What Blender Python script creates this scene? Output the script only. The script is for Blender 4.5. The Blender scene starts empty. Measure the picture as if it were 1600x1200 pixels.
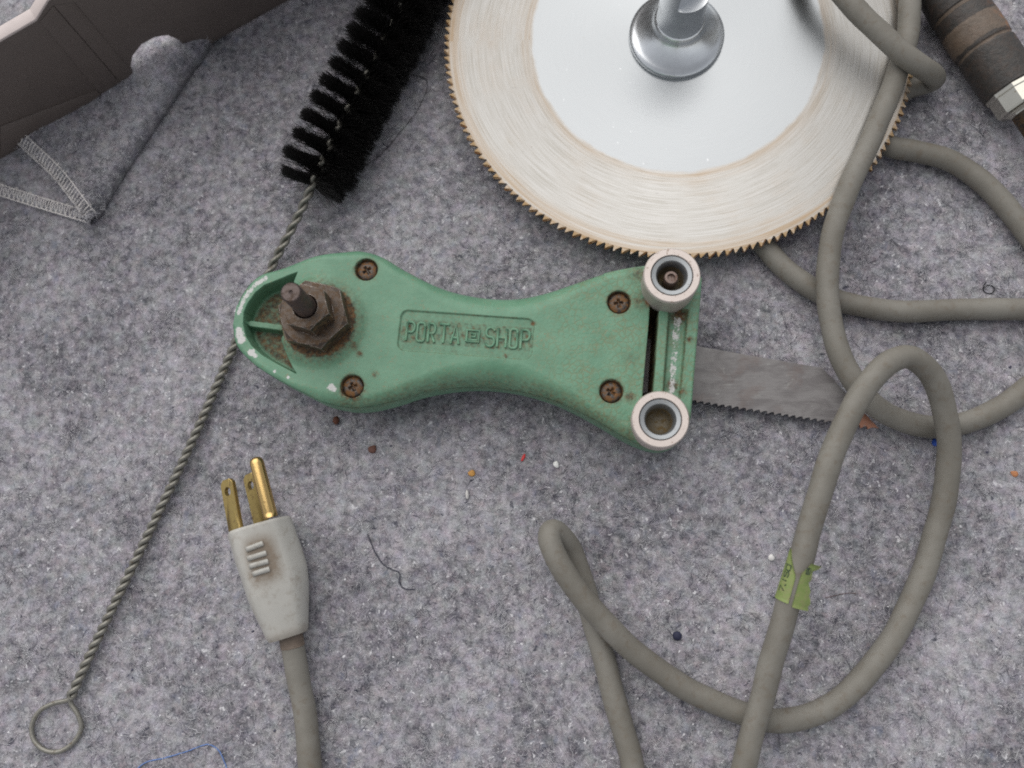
import bpy, bmesh, math, random
import numpy as np
from mathutils import Vector
from mathutils.bvhtree import BVHTree
random.seed(7); rng = np.random.default_rng(7)
SC = bpy.context.scene; COL = SC.collection
MM = 0.001                                   # everything below is authored in millimetres

# ------------------------------------------------------------------ camera
F, NX, NY, H = 1400.0, 880.0, 880.0, 311.0   # focal length in photo pixels, nadir pixel, camera height
_n = np.array([NX - 800, -(NY - 600), -F]); _n /= np.linalg.norm(_n)
ZW = -_n
YW = np.array([0, 1.0, 0]); YW -= YW.dot(ZW) * ZW; YW /= np.linalg.norm(YW)
XW = np.cross(YW, ZW)
ROT = np.array([XW, YW, ZW])                 # camera -> world
CAMP = np.array([0, 0, H])
cam = bpy.data.objects.new('camera', bpy.data.cameras.new('camera'))
COL.objects.link(cam); SC.camera = cam
from mathutils import Matrix
cam.matrix_world = Matrix([list(ROT[0]) + [0], list(ROT[1]) + [0], list(ROT[2]) + [H * MM], [0, 0, 0, 1]])
cam.data.sensor_width = 36; cam.data.lens = 36 * F / 1600
cam.data.clip_start = 0.01; cam.data.clip_end = 50
cam.data.dof.use_dof = True; cam.data.dof.focus_distance = 0.300; cam.data.dof.aperture_fstop = 7.0

# ------------------------------------------------------------------ sky, sun, exposure (bright overcast)
SUN_EL, SUN_AZ = math.radians(50), math.radians(-28)     # azimuth from +Y
W = bpy.data.worlds.new('World'); SC.world = W; W.use_nodes = True
wt = W.node_tree; bg = wt.nodes['Background']
sky = wt.nodes.new('ShaderNodeTexSky'); sky.sky_type = 'NISHITA'; sky.sun_disc = False
sky.sun_elevation = SUN_EL; sky.sun_rotation = SUN_AZ; sky.dust_density = 0.6; sky.air_density = 1.0; sky.ozone_density = 1.0
hs = wt.nodes.new('ShaderNodeHueSaturation'); hs.inputs['Saturation'].default_value = 0.17
wt.links.new(sky.outputs[0], hs.inputs['Color']); wt.links.new(hs.outputs[0], bg.inputs[0])
bg.inputs[1].default_value = 0.10
sun = bpy.data.objects.new('sun', bpy.data.lights.new('sun', 'SUN')); COL.objects.link(sun)
sun.data.energy = 2.0; sun.data.angle = math.radians(84); sun.data.color = (1.0, 0.97, 0.93)
sd = Vector((math.sin(SUN_AZ) * math.cos(SUN_EL), math.cos(SUN_AZ) * math.cos(SUN_EL), math.sin(SUN_EL)))
sun.rotation_euler = sd.to_track_quat('Z', 'Y').to_euler(); sun.location = (0, 0, 2)
SC.cycles.use_denoising = False; SC.cycles.filter_width = 1.9
SC.view_settings.view_transform = 'Standard'; SC.view_settings.look = 'None'
SC.view_settings.exposure = 0.40; SC.view_settings.gamma = 1

# ------------------------------------------------------------------ helpers
def ray(px, py):
    d = np.array([px - 800, -(py - 600), -F]); return ROT @ d
def U(px, py, z=0.0):
    d = ray(px, py); return CAMP + d * ((z - H) / d[2])
def ray_plane(px, py, p0, n):
    d = ray(px, py); return CAMP + d * (np.dot(p0 - CAMP, n) / np.dot(d, n))
def nrm(v):
    v = np.asarray(v, float); return v / np.linalg.norm(v)
def ss(a, b, x):
    t = np.clip((x - a) / (b - a), 0, 1); return t * t * (3 - 2 * t)
def cr(pts, step=1.5):
    """Catmull-Rom (centripetal-free) through pts, resampled evenly."""
    p = np.asarray(pts, float); p = np.vstack([2 * p[0] - p[1], p, 2 * p[-1] - p[-2]])
    out = []
    for i in range(1, len(p) - 2):
        t = np.linspace(0, 1, 24, endpoint=False)[:, None]
        a, b, c, d = p[i - 1], p[i], p[i + 1], p[i + 2]
        out.append(0.5 * (2 * b + (c - a) * t + (2 * a - 5 * b + 4 * c - d) * t ** 2 + (3 * b - a - 3 * c + d) * t ** 3))
    q = np.vstack(out + [p[-2:-1]])
    s = np.r_[0, np.cumsum(np.linalg.norm(np.diff(q, axis=0), axis=1))]
    n = max(2, int(s[-1] / step) + 1); u = np.linspace(0, s[-1], n)
    return np.stack([np.interp(u, s, q[:, k]) for k in range(q.shape[1])], 1)

ORIG = {}
def thing(name, label, cat, loc, group=None):
    o = bpy.data.objects.new(name, None); COL.objects.link(o)
    o.empty_display_size = 0.01
    o.location = Vector(np.asarray(loc) * MM); ORIG[o.name] = np.asarray(loc, float)
    o['label'] = label; o['category'] = cat
    if group: o['group'] = group
    return o
def tag(o, label, cat, group=None):
    o['label'] = label; o['category'] = cat
    if group: o['group'] = group
    return o
def obj(name, V, Fc, mat, parent=None, smooth=True, attrs=None, origin=None, sharp=None):
    V = np.asarray(V, float)
    if parent is not None: o0 = ORIG[parent.name]
    else: o0 = np.zeros(3) if origin is None else np.asarray(origin, float)
    me = bpy.data.meshes.new(name)
    L = (V - o0) * MM
    if isinstance(Fc, np.ndarray):
        k = Fc.shape[1]; nf = len(Fc)
        me.vertices.add(len(L)); me.vertices.foreach_set('co', L.astype(np.float32).ravel())
        me.loops.add(nf * k); me.loops.foreach_set('vertex_index', Fc.astype(np.int32).ravel())
        me.polygons.add(nf); me.polygons.foreach_set('loop_start', np.arange(0, nf * k, k, dtype=np.int32))
        me.update(calc_edges=True)
    else:
        me.from_pydata(L.tolist(), [], [list(map(int, f)) for f in Fc])
    me.validate()
    me.polygons.foreach_set('use_smooth', [smooth] * len(me.polygons))
    if attrs:
        for an, av in attrs.items():
            a = me.attributes.new(an, 'FLOAT', 'POINT'); a.data.foreach_set('value', np.asarray(av, np.float32))
    if sharp is not None: me.set_sharp_from_angle(angle=math.radians(sharp))
    me.materials.append(mat)
    o = bpy.data.objects.new(name, me); COL.objects.link(o)
    if parent is not None: o.parent = parent; ORIG[o.name] = o0
    else: o.location = Vector(o0 * MM); ORIG[o.name] = o0
    return o
def gridfaces(nu, nv, closeu=False, closev=False):
    i = np.arange(nu if closeu else nu - 1)[:, None]; j = np.arange(nv if closev else nv - 1)[None, :]
    a = i * nv + j; b = ((i + 1) % nu) * nv + j; c = ((i + 1) % nu) * nv + (j + 1) % nv; d = i * nv + (j + 1) % nv
    return np.stack([np.broadcast_to(x, (i.size, j.size)).ravel() for x in (a, b, c, d)], 1)
def frames(P):
    T = np.gradient(P, axis=0); T /= np.linalg.norm(T, axis=1)[:, None] + 1e-12
    N = np.zeros_like(P); r = np.array([0, 0, 1.0])
    if abs(T[0] @ r) > 0.9: r = np.array([1.0, 0, 0])
    N[0] = nrm(r - (r @ T[0]) * T[0])
    for i in range(1, len(P)):
        v = N[i - 1] - (N[i - 1] @ T[i]) * T[i]; N[i] = v / (np.linalg.norm(v) + 1e-12)
    return T, N, np.cross(T, N)
def tube(P, r, sides=12, caps=True, flat=1.0):
    P = np.asarray(P, float); r = np.broadcast_to(np.asarray(r, float), (len(P),))
    T, N, B = frames(P); th = np.linspace(0, 2 * np.pi, sides, endpoint=False)
    V = P[:, None] + r[:, None, None] * (np.cos(th)[None, :, None] * N[:, None] * flat + np.sin(th)[None, :, None] * B[:, None])
    Fq = gridfaces(len(P), sides, closev=True)[:, ::-1].tolist()
    if caps:
        Fq.append(list(range(sides))); n0 = (len(P) - 1) * sides; Fq.append([n0 + k for k in range(sides)][::-1])
    return V.reshape(-1, 3), Fq
def lathe(prof, o, zd=(0, 0, 1), segs=48, xd=None, capa=True, capb=True):
    """prof: (r, h) pairs along axis zd from o."""
    zd = nrm(zd); xd = np.array([1.0, 0, 0]) if xd is None else np.asarray(xd, float)
    if abs(xd @ zd) > 0.95: xd = np.array([0, 1.0, 0])
    xd = nrm(xd - (xd @ zd) * zd); yd = np.cross(zd, xd)
    pr = np.asarray(prof, float); th = np.linspace(0, 2 * np.pi, segs, endpoint=False)
    V = (np.asarray(o, float)[None, None] + pr[:, 1][:, None, None] * zd + pr[:, 0][:, None, None] *
         (np.cos(th)[None, :, None] * xd + np.sin(th)[None, :, None] * yd)).reshape(-1, 3)
    Fq = gridfaces(len(pr), segs, closev=True)[:, ::-1].tolist()
    if capa and pr[0, 0] > 1e-6: Fq.append(list(range(segs)))
    if capb and pr[-1, 0] > 1e-6: Fq.append([(len(pr) - 1) * segs + k for k in range(segs)][::-1])
    return V, Fq
def prism(poly, off):
    """closed polygon (N,3) extruded along vector off."""
    p = np.asarray(poly, float); n = len(p)
    return np.vstack([p, p + off]), [list(range(n))[::-1], [n + k for k in range(n)]] + [[k, (k + 1) % n, n + (k + 1) % n, n + k] for k in range(n)]
def join(parts):
    V, Fc, o = [], [], 0
    for v, f in parts:
        V.append(v); Fc += [[i + o for i in q] for q in f]; o += len(v)
    return np.vstack(V), Fc
def bevelled(name, V, Fc, mat, parent, w=0.3, seg=2, origin=None, sharp=40, attrs=None):
    o = obj(name, V, Fc, mat, parent, smooth=True, origin=origin)
    bm = bmesh.new(); bm.from_mesh(o.data)
    bmesh.ops.recalc_face_normals(bm, faces=bm.faces)
    es = [e for e in bm.edges if len(e.link_faces) == 2 and e.calc_face_angle(0) > math.radians(30)]
    bmesh.ops.bevel(bm, geom=es, offset=w * MM, segments=seg, affect='EDGES', profile=0.5, clamp_overlap=True)
    for f in bm.faces: f.smooth = True
    bm.to_mesh(o.data); bm.free(); o.data.set_sharp_from_angle(angle=math.radians(sharp))
    return o
def seg_dist(P, a, b):
    a = np.asarray(a, float); b = np.asarray(b, float); d = b - a
    t = np.clip(((P - a) @ d) / (d @ d + 1e-12), 0, 1); return np.linalg.norm(P - a - t[:, None] * d, axis=1)
def poly_sd(P, poly):
    """signed distance, positive inside"""
    poly = np.asarray(poly, float); dmin = np.full(len(P), 1e9); ins = np.zeros(len(P), bool)
    for k in range(len(poly)):
        a, b = poly[k], poly[(k + 1) % len(poly)]
        dmin = np.minimum(dmin, seg_dist(P, a, b))
        c = (a[1] > P[:, 1]) != (b[1] > P[:, 1])
        with np.errstate(divide='ignore', invalid='ignore'):
            xi = (b[0] - a[0]) * (P[:, 1] - a[1]) / (b[1] - a[1] + 1e-15) + a[0]
        ins ^= c & (P[:, 0] < xi)
    return np.where(ins, dmin, -dmin)

# ------------------------------------------------------------------ materials
class NT:
    def __init__(s, name):
        s.m = bpy.data.materials.new(name); s.m.use_nodes = True; s.t = s.m.node_tree
        s.b = s.t.nodes['Principled BSDF']
        tc = s.t.nodes.new('ShaderNodeTexCoord')
        s.mm = s.n('ShaderNodeVectorMath', {0: tc.outputs['Object'], 'Scale': 1000.0}, operation='SCALE').outputs[0]
    def n(s, typ, inp=None, **kw):
        nd = s.t.nodes.new(typ)
        for k, v in kw.items(): setattr(nd, k, v)
        for k, v in (inp or {}).items(): s.set(nd.inputs[k], v)
        return nd
    def set(s, sock, v):
        if isinstance(v, bpy.types.NodeSocket): s.t.links.new(v, sock)
        elif isinstance(v, (tuple, list)) and len(v) == 3 and sock.type == 'RGBA': sock.default_value = (*v, 1)
        else: sock.default_value = v
    def noise(s, scale, detail=3, rough=0.55, vec=None, dist=0.0, col=False):
        nd = s.n('ShaderNodeTexNoise', {'Vector': s.mm if vec is None else vec, 'Scale': scale, 'Detail': detail, 'Roughness': rough, 'Distortion': dist})
        return nd.outputs['Color' if col else 'Fac']
    def voro(s, scale, feature='F1', vec=None, out='Distance'):
        return s.n('ShaderNodeTexVoronoi', {'Vector': s.mm if vec is None else vec, 'Scale': scale}, feature=feature).outputs[out]
    def ramp(s, fac, a, b):                     # map fac from [a,b] to [0,1] smooth
        return s.n('ShaderNodeMapRange', {0: fac, 1: a, 2: b, 3: 0.0, 4: 1.0}, interpolation_type='SMOOTHSTEP').outputs[0]
    def mix(s, f, a, b, mode='MIX'):
        nd = s.n('ShaderNodeMix', data_type='RGBA', blend_type=mode); s.set(nd.inputs[0], f); s.set(nd.inputs[6], a); s.set(nd.inputs[7], b); return nd.outputs[2]
    def math(s, op, a, b=0.0, clamp=False):
        nd = s.n('ShaderNodeMath', operation=op); nd.use_clamp = clamp; s.set(nd.inputs[0], a); s.set(nd.inputs[1], b); return nd.outputs[0]
    def attr(s, name): return s.n('ShaderNodeAttribute', attribute_name=name).outputs['Fac']
    def bump(s, h, dist, strength=1.0, normal=None):
        i = {'Height': h, 'Distance': dist * MM, 'Strength': strength}
        if normal is not None: i['Normal'] = normal
        return s.n('ShaderNodeBump', i).outputs[0]
    def out(s, **kw):
        for k, v in kw.items(): s.set(s.b.inputs[k.replace('_', ' ')], v)
        return s.m
    def stretch(s, v): return s.n('ShaderNodeVectorMath', {0: s.mm, 1: v}, operation='MULTIPLY').outputs[0]

def mat_felt(name):
    t = NT(name)
    warp = t.n('ShaderNodeVectorMath', {0: t.mm, 1: t.n('ShaderNodeVectorMath', {0: t.noise(0.5, 3, col=True), 'Scale': 2.2}, operation='SCALE').outputs[0]}, operation='ADD').outputs[0]
    big = t.noise(0.022, 5, 0.62); mid = t.noise(0.33, 4, 0.62, warp); fine = t.noise(1.5, 5, 0.75, warp, 0.8)
    fib = t.noise(2.6, 4, 0.7, t.n('ShaderNodeVectorMath', {0: warp, 1: (1.0, 0.3, 1.0)}, operation='MULTIPLY').outputs[0], 2.0)
    fib2 = t.noise(2.6, 4, 0.7, t.n('ShaderNodeVectorMath', {0: warp, 1: (0.3, 1.0, 1.0)}, operation='MULTIPLY').outputs[0], 2.0)
    v = t.math('ADD', t.math('MULTIPLY', mid, 0.95), t.math('MULTIPLY', fine, 1.0))
    v = t.math('ADD', v, t.math('MULTIPLY', t.math('ADD', fib, fib2), 0.45))
    v = t.math('SUBTRACT', t.math('ADD', v, t.math('MULTIPLY', big, 0.75)), 0.32)
    c = t.mix(t.ramp(v, 1.08, 1.86), (0.068, 0.066, 0.082), (0.545, 0.525, 0.56))
    tint = t.noise(0.22, 3, 0.6, col=True)
    c = t.mix(0.20, c, t.mix(1.0, c, tint, 'MULTIPLY')); 
    pink = t.ramp(t.noise(0.42, 2, 0.5, t.stretch((1, 1.0, 7))), 0.58, 0.72)
    c = t.mix(t.math('MULTIPLY', pink, 0.35), c, (0.40, 0.33, 0.35))
    blue = t.ramp(t.noise(0.16, 3, 0.6, t.stretch((1.2, 0.9, 3))), 0.60, 0.76)
    c = t.mix(t.math('MULTIPLY', blue, 0.35), c, (0.16, 0.19, 0.28))
    dark = t.ramp(t.noise(0.36, 3, 0.62, t.stretch((1.0, 1.15, 5)), 0.6), 0.645, 0.715)
    c = t.mix(t.math('MULTIPLY', dark, 0.8), c, (0.04, 0.042, 0.065))
    wsp = t.ramp(t.noise(0.62, 3, 0.6, t.stretch((1.0, 0.9, 9)), 0.8), 0.63, 0.69)
    c = t.mix(t.math('MULTIPLY', wsp, 0.9), c, (0.66, 0.65, 0.67))
    nb = t.bump(mid, 1.1, 0.6); nb = t.bump(fine, 0.45, 0.7, nb); nb = t.bump(fib, 0.25, 0.6, nb)
    return t.out(Base_Color=c, Roughness=0.95, Specular_IOR_Level=0.1, Sheen_Weight=0.12, Sheen_Roughness=0.6, Normal=nb)
def mat_fibre(name):
    t = NT(name); a = t.attr('tone')
    c = t.mix(t.ramp(a, 0.25, 0.75), (0.07, 0.07, 0.10), (0.66, 0.65, 0.67))
    return t.out(Base_Color=c, Roughness=0.85, Specular_IOR_Level=0.2)
def mat_green():
    t = NT('green_hammered_enamel')
    d, w = t.attr('dirt_shade'), t.attr('wear')
    n1 = t.noise(0.12, 4, 0.6); n2 = t.noise(1.1, 4, 0.7)
    c = t.mix(t.ramp(n1, 0.3, 0.7), (0.099, 0.219, 0.139), (0.131, 0.265, 0.173))
    c = t.mix(t.math('MULTIPLY', t.ramp(n2, 0.42, 0.72), 0.30), c, (0.125, 0.265, 0.165))
    cell = t.voro(0.48, 'DISTANCE_TO_EDGE', t.n('ShaderNodeVectorMath', {0: t.mm, 1: t.n('ShaderNodeVectorMath', {0: t.noise(0.6, 2, col=True), 'Scale': 1.6}, operation='SCALE').outputs[0]}, operation='ADD').outputs[0])
    ck = t.math('MULTIPLY', t.math('SUBTRACT', 1.0, t.ramp(cell, 0.0, 0.20)), t.attr('crackle'))
    c = t.mix(t.math('MULTIPLY', t.math('MULTIPLY', ck, t.ramp(t.noise(0.22, 3, 0.6), 0.35, 0.62)), 0.5), c, (0.15, 0.15, 0.07))
    # rusty dust, speckled over everything, thick where the dirt and shade attribute says so
    sp = t.ramp(t.noise(1.3, 5, 0.75), 0.52, 0.70); big = t.ramp(t.noise(0.13, 4, 0.65), 0.36, 0.62)
    c = t.mix(t.math('MULTIPLY', t.math('MULTIPLY', sp, big), 0.75), c, (0.24, 0.165, 0.085))
    dn = t.math('MULTIPLY', d, t.math('ADD', -0.35, t.math('MULTIPLY', t.noise(0.75, 5, 0.78), 2.5)), True)
    grime = t.mix(t.ramp(t.noise(0.7, 5, 0.75), 0.35, 0.7), (0.026, 0.020, 0.014), (0.17, 0.085, 0.030))
    c = t.mix(t.ramp(dn, 0.12, 0.85), c, grime)
    wn = t.math('ADD', w, t.math('MULTIPLY', t.math('SUBTRACT', t.math('ADD', t.math('MULTIPLY', t.noise(0.5, 5, 0.75), 0.6), t.math('MULTIPLY', t.noise(2.2, 4, 0.7), 0.4)), 0.5), 2.2))
    wm = t.math('MULTIPLY', t.ramp(wn, 0.46, 0.62), t.ramp(w, 0.02, 0.15))
    c = t.mix(wm, c, t.mix(t.noise(2.0, 3), (0.34, 0.34, 0.33), (0.56, 0.555, 0.545)))
    r = t.math('ADD', 0.36, t.math('MULTIPLY', dn, 0.4))
    nb = t.bump(t.noise(0.6, 3, 0.6), 0.20, 0.6); nb = t.bump(t.math('SUBTRACT', 0.0, ck), 0.04, 0.8, nb); nb = t.bump(n2, 0.05, 0.8, nb)
    return t.out(Base_Color=c, Roughness=r, Metallic=t.math('MULTIPLY', wm, 0.15), Normal=nb, Specular_IOR_Level=0.36)
def mat_rusty(name, steel=(0.15, 0.13, 0.12), rust=(0.21, 0.10, 0.04), amt=0.5, metal=0.75, rough=0.45, edge=0.0):
    t = NT(name)
    m = t.ramp(t.noise(0.55, 5, 0.7, dist=0.5), 0.62 - 0.35 * amt, 0.80 - 0.35 * amt); k = t.noise(1.6, 4, 0.7)
    rc = t.mix(k, tuple(x * 0.35 for x in rust), rust)
    rr = t.math('ADD', rough, t.math('MULTIPLY', m, 0.3))
    bc = t.mix(m, t.mix(k, tuple(x * 0.7 for x in steel), steel), rc)
    if edge:                                    # corners worn bright
        bn = t.n('ShaderNodeBevel', {'Radius': edge * MM}, samples=6).outputs[0]; gn = t.n('ShaderNodeNewGeometry').outputs['Normal']
        dt = t.n('ShaderNodeVectorMath', {0: bn, 1: gn}, operation='DOT_PRODUCT').outputs['Value']
        em = t.math('MULTIPLY', t.math('SUBTRACT', 1.0, t.ramp(dt, 0.90, 0.985)), t.ramp(t.noise(0.4, 4, 0.7), 0.35, 0.6))
        bc = t.mix(em, bc, (0.42, 0.38, 0.35))
    return t.out(Base_Color=bc, Metallic=t.math('MULTIPLY', t.math('SUBTRACT', 1.0, m), metal),
                 Roughness=rr, Normal=t.bump(t.noise(1.3, 5, 0.7), 0.12, 0.7))
def mat_ringmetal(name, base, speck=(0.28, 0.19, 0.13), rough=0.38, metal=0.8, lo=0.62):
    t = NT(name)
    s = t.ramp(t.noise(0.7, 5, 0.7), lo, lo + 0.12); b = t.noise(0.2, 3)
    c = t.mix(s, t.mix(b, tuple(x * 0.86 for x in base), base), speck)
    return t.out(Base_Color=c, Metallic=t.math('SUBTRACT', metal, t.math('MULTIPLY', s, 0.6), True), Roughness=t.math('ADD', rough, t.math('MULTIPLY', s, 0.3)), Normal=t.bump(t.noise(2.5, 3), 0.03, 0.6))
def mat_cord():
    t = NT('grey_rubber')
    c = t.mix(t.ramp(t.noise(0.06, 4, 0.6), 0.3, 0.7), (0.150, 0.139, 0.118), (0.198, 0.187, 0.164))
    c = t.mix(t.math('MULTIPLY', t.ramp(t.noise(0.35, 5, 0.7), 0.50, 0.70), 0.45), c, (0.125, 0.095, 0.065))
    c = t.mix(t.math('MULTIPLY', t.ramp(t.noise(1.4, 3, 0.6), 0.68, 0.78), 0.4), c, (0.30, 0.28, 0.25))
    return t.out(Base_Color=c, Roughness=0.58, Specular_IOR_Level=0.35, Normal=t.bump(t.noise(0.8, 4, 0.6), 0.08, 0.6))
def mat_plug():
    t = NT('grey_moulded_vinyl'); d = t.attr('dirt_shade')
    c = t.mix(t.noise(0.1, 3), (0.37, 0.36, 0.33), (0.43, 0.42, 0.39))
    dn = t.math('ADD', t.math('MULTIPLY', d, t.math('ADD', 0.5, t.noise(0.6, 4, 0.7))), t.math('MULTIPLY', t.ramp(t.noise(0.25, 5, 0.75), 0.48, 0.72), 0.5), True)
    c = t.mix(t.math('MULTIPLY', dn, 0.85), c, (0.17, 0.125, 0.085))
    c = t.mix(t.ramp(t.noise(0.9, 3, 0.6), 0.73, 0.78), c, (0.05, 0.04, 0.03))
    return t.out(Base_Color=c, Roughness=0.42, Specular_IOR_Level=0.4, Subsurface_Weight=0.0, Normal=t.bump(t.noise(0.5, 4), 0.08, 0.5))
def mat_disc(R, ri):
    t = NT('rust_edged_brushed_steel')
    sp = t.n('ShaderNodeSeparateXYZ', {0: t.mm}); x, y = sp.outputs[0], sp.outputs[1]
    r = t.math('SQRT', t.math('ADD', t.math('MULTIPLY', x, x), t.math('MULTIPLY', y, y)))
    th = t.math('ARCTAN2', y, x)
    pol = t.n('ShaderNodeCombineXYZ', {0: t.math('MULTIPLY', r, 3.2), 1: t.math('MULTIPLY', th, 3.2), 2: 0.0}).outputs[0]
    rn = t.math('ADD', r, t.math('MULTIPLY', t.math('SUBTRACT', t.noise(0.09, 3), 0.5), 3.0))
    outer = t.ramp(rn, ri - 0.9, ri + 0.9)
    st = t.noise(1.0, 5, 0.75, pol); st2 = t.noise(0.22, 4, 0.7, pol); bl = t.noise(0.035, 4, 0.65)
    cin = t.mix(t.math('MULTIPLY', st, 0.6), (0.395, 0.41, 0.42), (0.30, 0.315, 0.325))
    co = t.mix(t.ramp(st, 0.40, 0.72), (0.54, 0.53, 0.51), (0.37, 0.35, 0.31))
    rim = t.ramp(rn, R - 9.0, R - 2.0); inn = t.math('SUBTRACT', 1.0, t.ramp(rn, ri + 0.3, ri + 6.5))
    rus = t.math('ADD', t.math('MULTIPLY', rim, 0.85), t.math('MULTIPLY', inn, 0.5))
    rus = t.math('ADD', rus, t.math('MULTIPLY', t.ramp(bl, 0.45, 0.72), 0.25))
    rus = t.math('MULTIPLY', rus, t.ramp(st2, 0.30, 0.68), True)
    co = t.mix(t.math('MULTIPLY', rus, 0.78), co, (0.42, 0.26, 0.11))
    spot = t.math('MULTIPLY', t.ramp(t.noise(0.5, 4, 0.7), 0.715, 0.76), t.ramp(r, ri - 4, ri + 4))
    co = t.mix(spot, co, (0.16, 0.10, 0.05))
    scr = t.ramp(t.noise(0.9, 3, 0.6, t.stretch((0.25, 0.9, 1))), 0.70, 0.74)
    co = t.mix(t.math('MULTIPLY', t.ramp(r, R - 2.2, R - 1.2), t.ramp(t.noise(0.4, 3), 0.3, 0.6)), co, (0.34, 0.23, 0.12))
    pit_ = t.ramp(t.noise(0.42, 3, 0.6, t.stretch((1.0, 1.1, 1))), 0.72, 0.75)
    cin = t.mix(t.math('MULTIPLY', pit_, 0.6), cin, (0.62, 0.63, 0.64))
    c = t.mix(t.math('MULTIPLY', scr, 0.35), t.mix(outer, cin, co), (0.3, 0.29, 0.28))
    tan = t.n('ShaderNodeTangent', direction_type='RADIAL', axis='Z').outputs[0]
    rough = t.math('ADD', 0.33, t.math('MULTIPLY', outer, 0.17))
    met = t.math('SUBTRACT', 1.0, t.math('MULTIPLY', t.math('MULTIPLY', outer, rus), 0.55))
    return t.out(Base_Color=c, Metallic=met, Roughness=rough, Anisotropic=0.85, Tangent=tan, Normal=t.bump(st, 0.012, 0.6))
def simple(name, col, rough=0.5, metal=0.0, var=0.15, sc=0.5, bump=0.05, spec=0.4):
    t = NT(name); k = t.noise(sc, 4, 0.65)
    return t.out(Base_Color=t.mix(k, tuple(x * (1 - var) for x in col), tuple(min(1, x * (1 + var)) for x in col)), Roughness=rough, Metallic=metal,
                 Specular_IOR_Level=spec, Normal=t.bump(t.noise(sc * 3, 3), bump, 0.6))
M_FELT = mat_felt('grey_recycled_felt'); M_FIB = mat_fibre('loose_felt_fibre')
M_GREEN = mat_green(); M_NUT = mat_rusty('oily_rusty_steel', (0.085, 0.067, 0.055), (0.12, 0.062, 0.022), 0.56, 0.7, 0.38, edge=0.45)
M_SCREW = mat_rusty('rusted_screw_steel', (0.085, 0.08, 0.075), (0.22, 0.095, 0.02), 0.60, 0.7, 0.42)
M_CORD = mat_cord(); M_PLUG = mat_plug()
M_THREAD = simple('white_thread', (0.80, 0.76, 0.73), 0.8, var=0.15)

# ------------------------------------------------------------------ the felt blanket everything lies on
def hills(x, y):
    return (0.35 * np.sin(x * 0.045 + 1.3 * np.sin(y * 0.03)) * np.cos(y * 0.052 + 0.6) + 0.22 * np.sin(x * 0.11 - y * 0.083 + 0.7) * np.sin(y * 0.13 + 1.1)) - 0.5
def axis_pts(lo, hi, step, far):
    c = np.arange(lo, hi + step, step); e = np.geomspace(step * 2, far, 26)
    return np.r_[lo - e[::-1], c, hi + e]
gx = axis_pts(-260, 260, 2.5, 1400); gy = axis_pts(-200, 330, 2.5, 1400)
X, Y = np.meshgrid(gx, gy, indexing='ij')
blanket = obj('blanket_surface', np.stack([X, Y, hills(X, Y)], -1).reshape(-1, 3), gridfaces(len(gx), len(gy)), M_FELT)
blanket['kind'] = 'structure'

def fibres(name, pts, parent, lmin=1.5, lmax=6.0, origin=None):
    n = len(pts); K = 5
    a = rng.uniform(0, 2 * np.pi, n); ln = rng.uniform(lmin, lmax, n) ; bend = rng.normal(0, 0.55, (n, K))
    ang = a[:, None] + np.cumsum(bend, 1); stp = (ln / K)[:, None]
    px = pts[:, 0:1] + np.cumsum(np.cos(ang) * stp, 1); py = pts[:, 1:2] + np.cumsum(np.sin(ang) * stp, 1)
    arch = np.sin(np.linspace(0.1, np.pi * 0.95, K))[None] * rng.uniform(0.05, 0.75, n)[:, None]
    P = np.stack([px, py, pts[:, 2:3] + 0.02 + arch], -1)                    # n,K,3
    r = rng.uniform(0.027, 0.066, n)[:, None]
    d = np.stack([-np.sin(ang), np.cos(ang), np.zeros_like(ang)], -1)
    up = np.array([0, 0, 1.0])
    ring = np.stack([P + d * r[..., None], P - d * r[..., None], P + up * (r * 1.5)[..., None]], 2)   # n,K,3,3
    V = ring.reshape(-1, 3)
    base = (np.arange(n) * K * 3)[:, None, None]; k = (np.arange(K - 1) * 3)[None, :, None]; s = np.arange(3)[None, None]
    q = np.stack(np.broadcast_arrays(base + k + s, base + k + (s + 1) % 3, base + k + 3 + (s + 1) % 3, base + k + 3 + s), -1).reshape(-1, 4)
    tone = np.repeat(rng.beta(1.6, 1.1, n), K * 3)
    o = obj(name, V, q, M_FIB, parent, attrs={'tone': tone}); o['kind'] = 'stuff'; return o
cx = [U(-20, -20), U(1620, -20), U(-20, 1220), U(1620, 1220)]
xs = [c[0] for c in cx]; ys = [c[1] for c in cx]
NFIB = 34000
fp = np.stack([rng.uniform(min(xs), max(xs), NFIB), rng.uniform(min(ys), max(ys), NFIB)], 1)
clump = rng.uniform(0, 1, NFIB) < 0.35       # some gather into little tufts
cc = fp[rng.integers(0, 500, NFIB)]; fp[clump] = (cc + rng.normal(0, 1.0, (NFIB, 2)))[clump]
fibres('felt_fibre', np.c_[fp, hills(fp[:, 0], fp[:, 1])], blanket)

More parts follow.
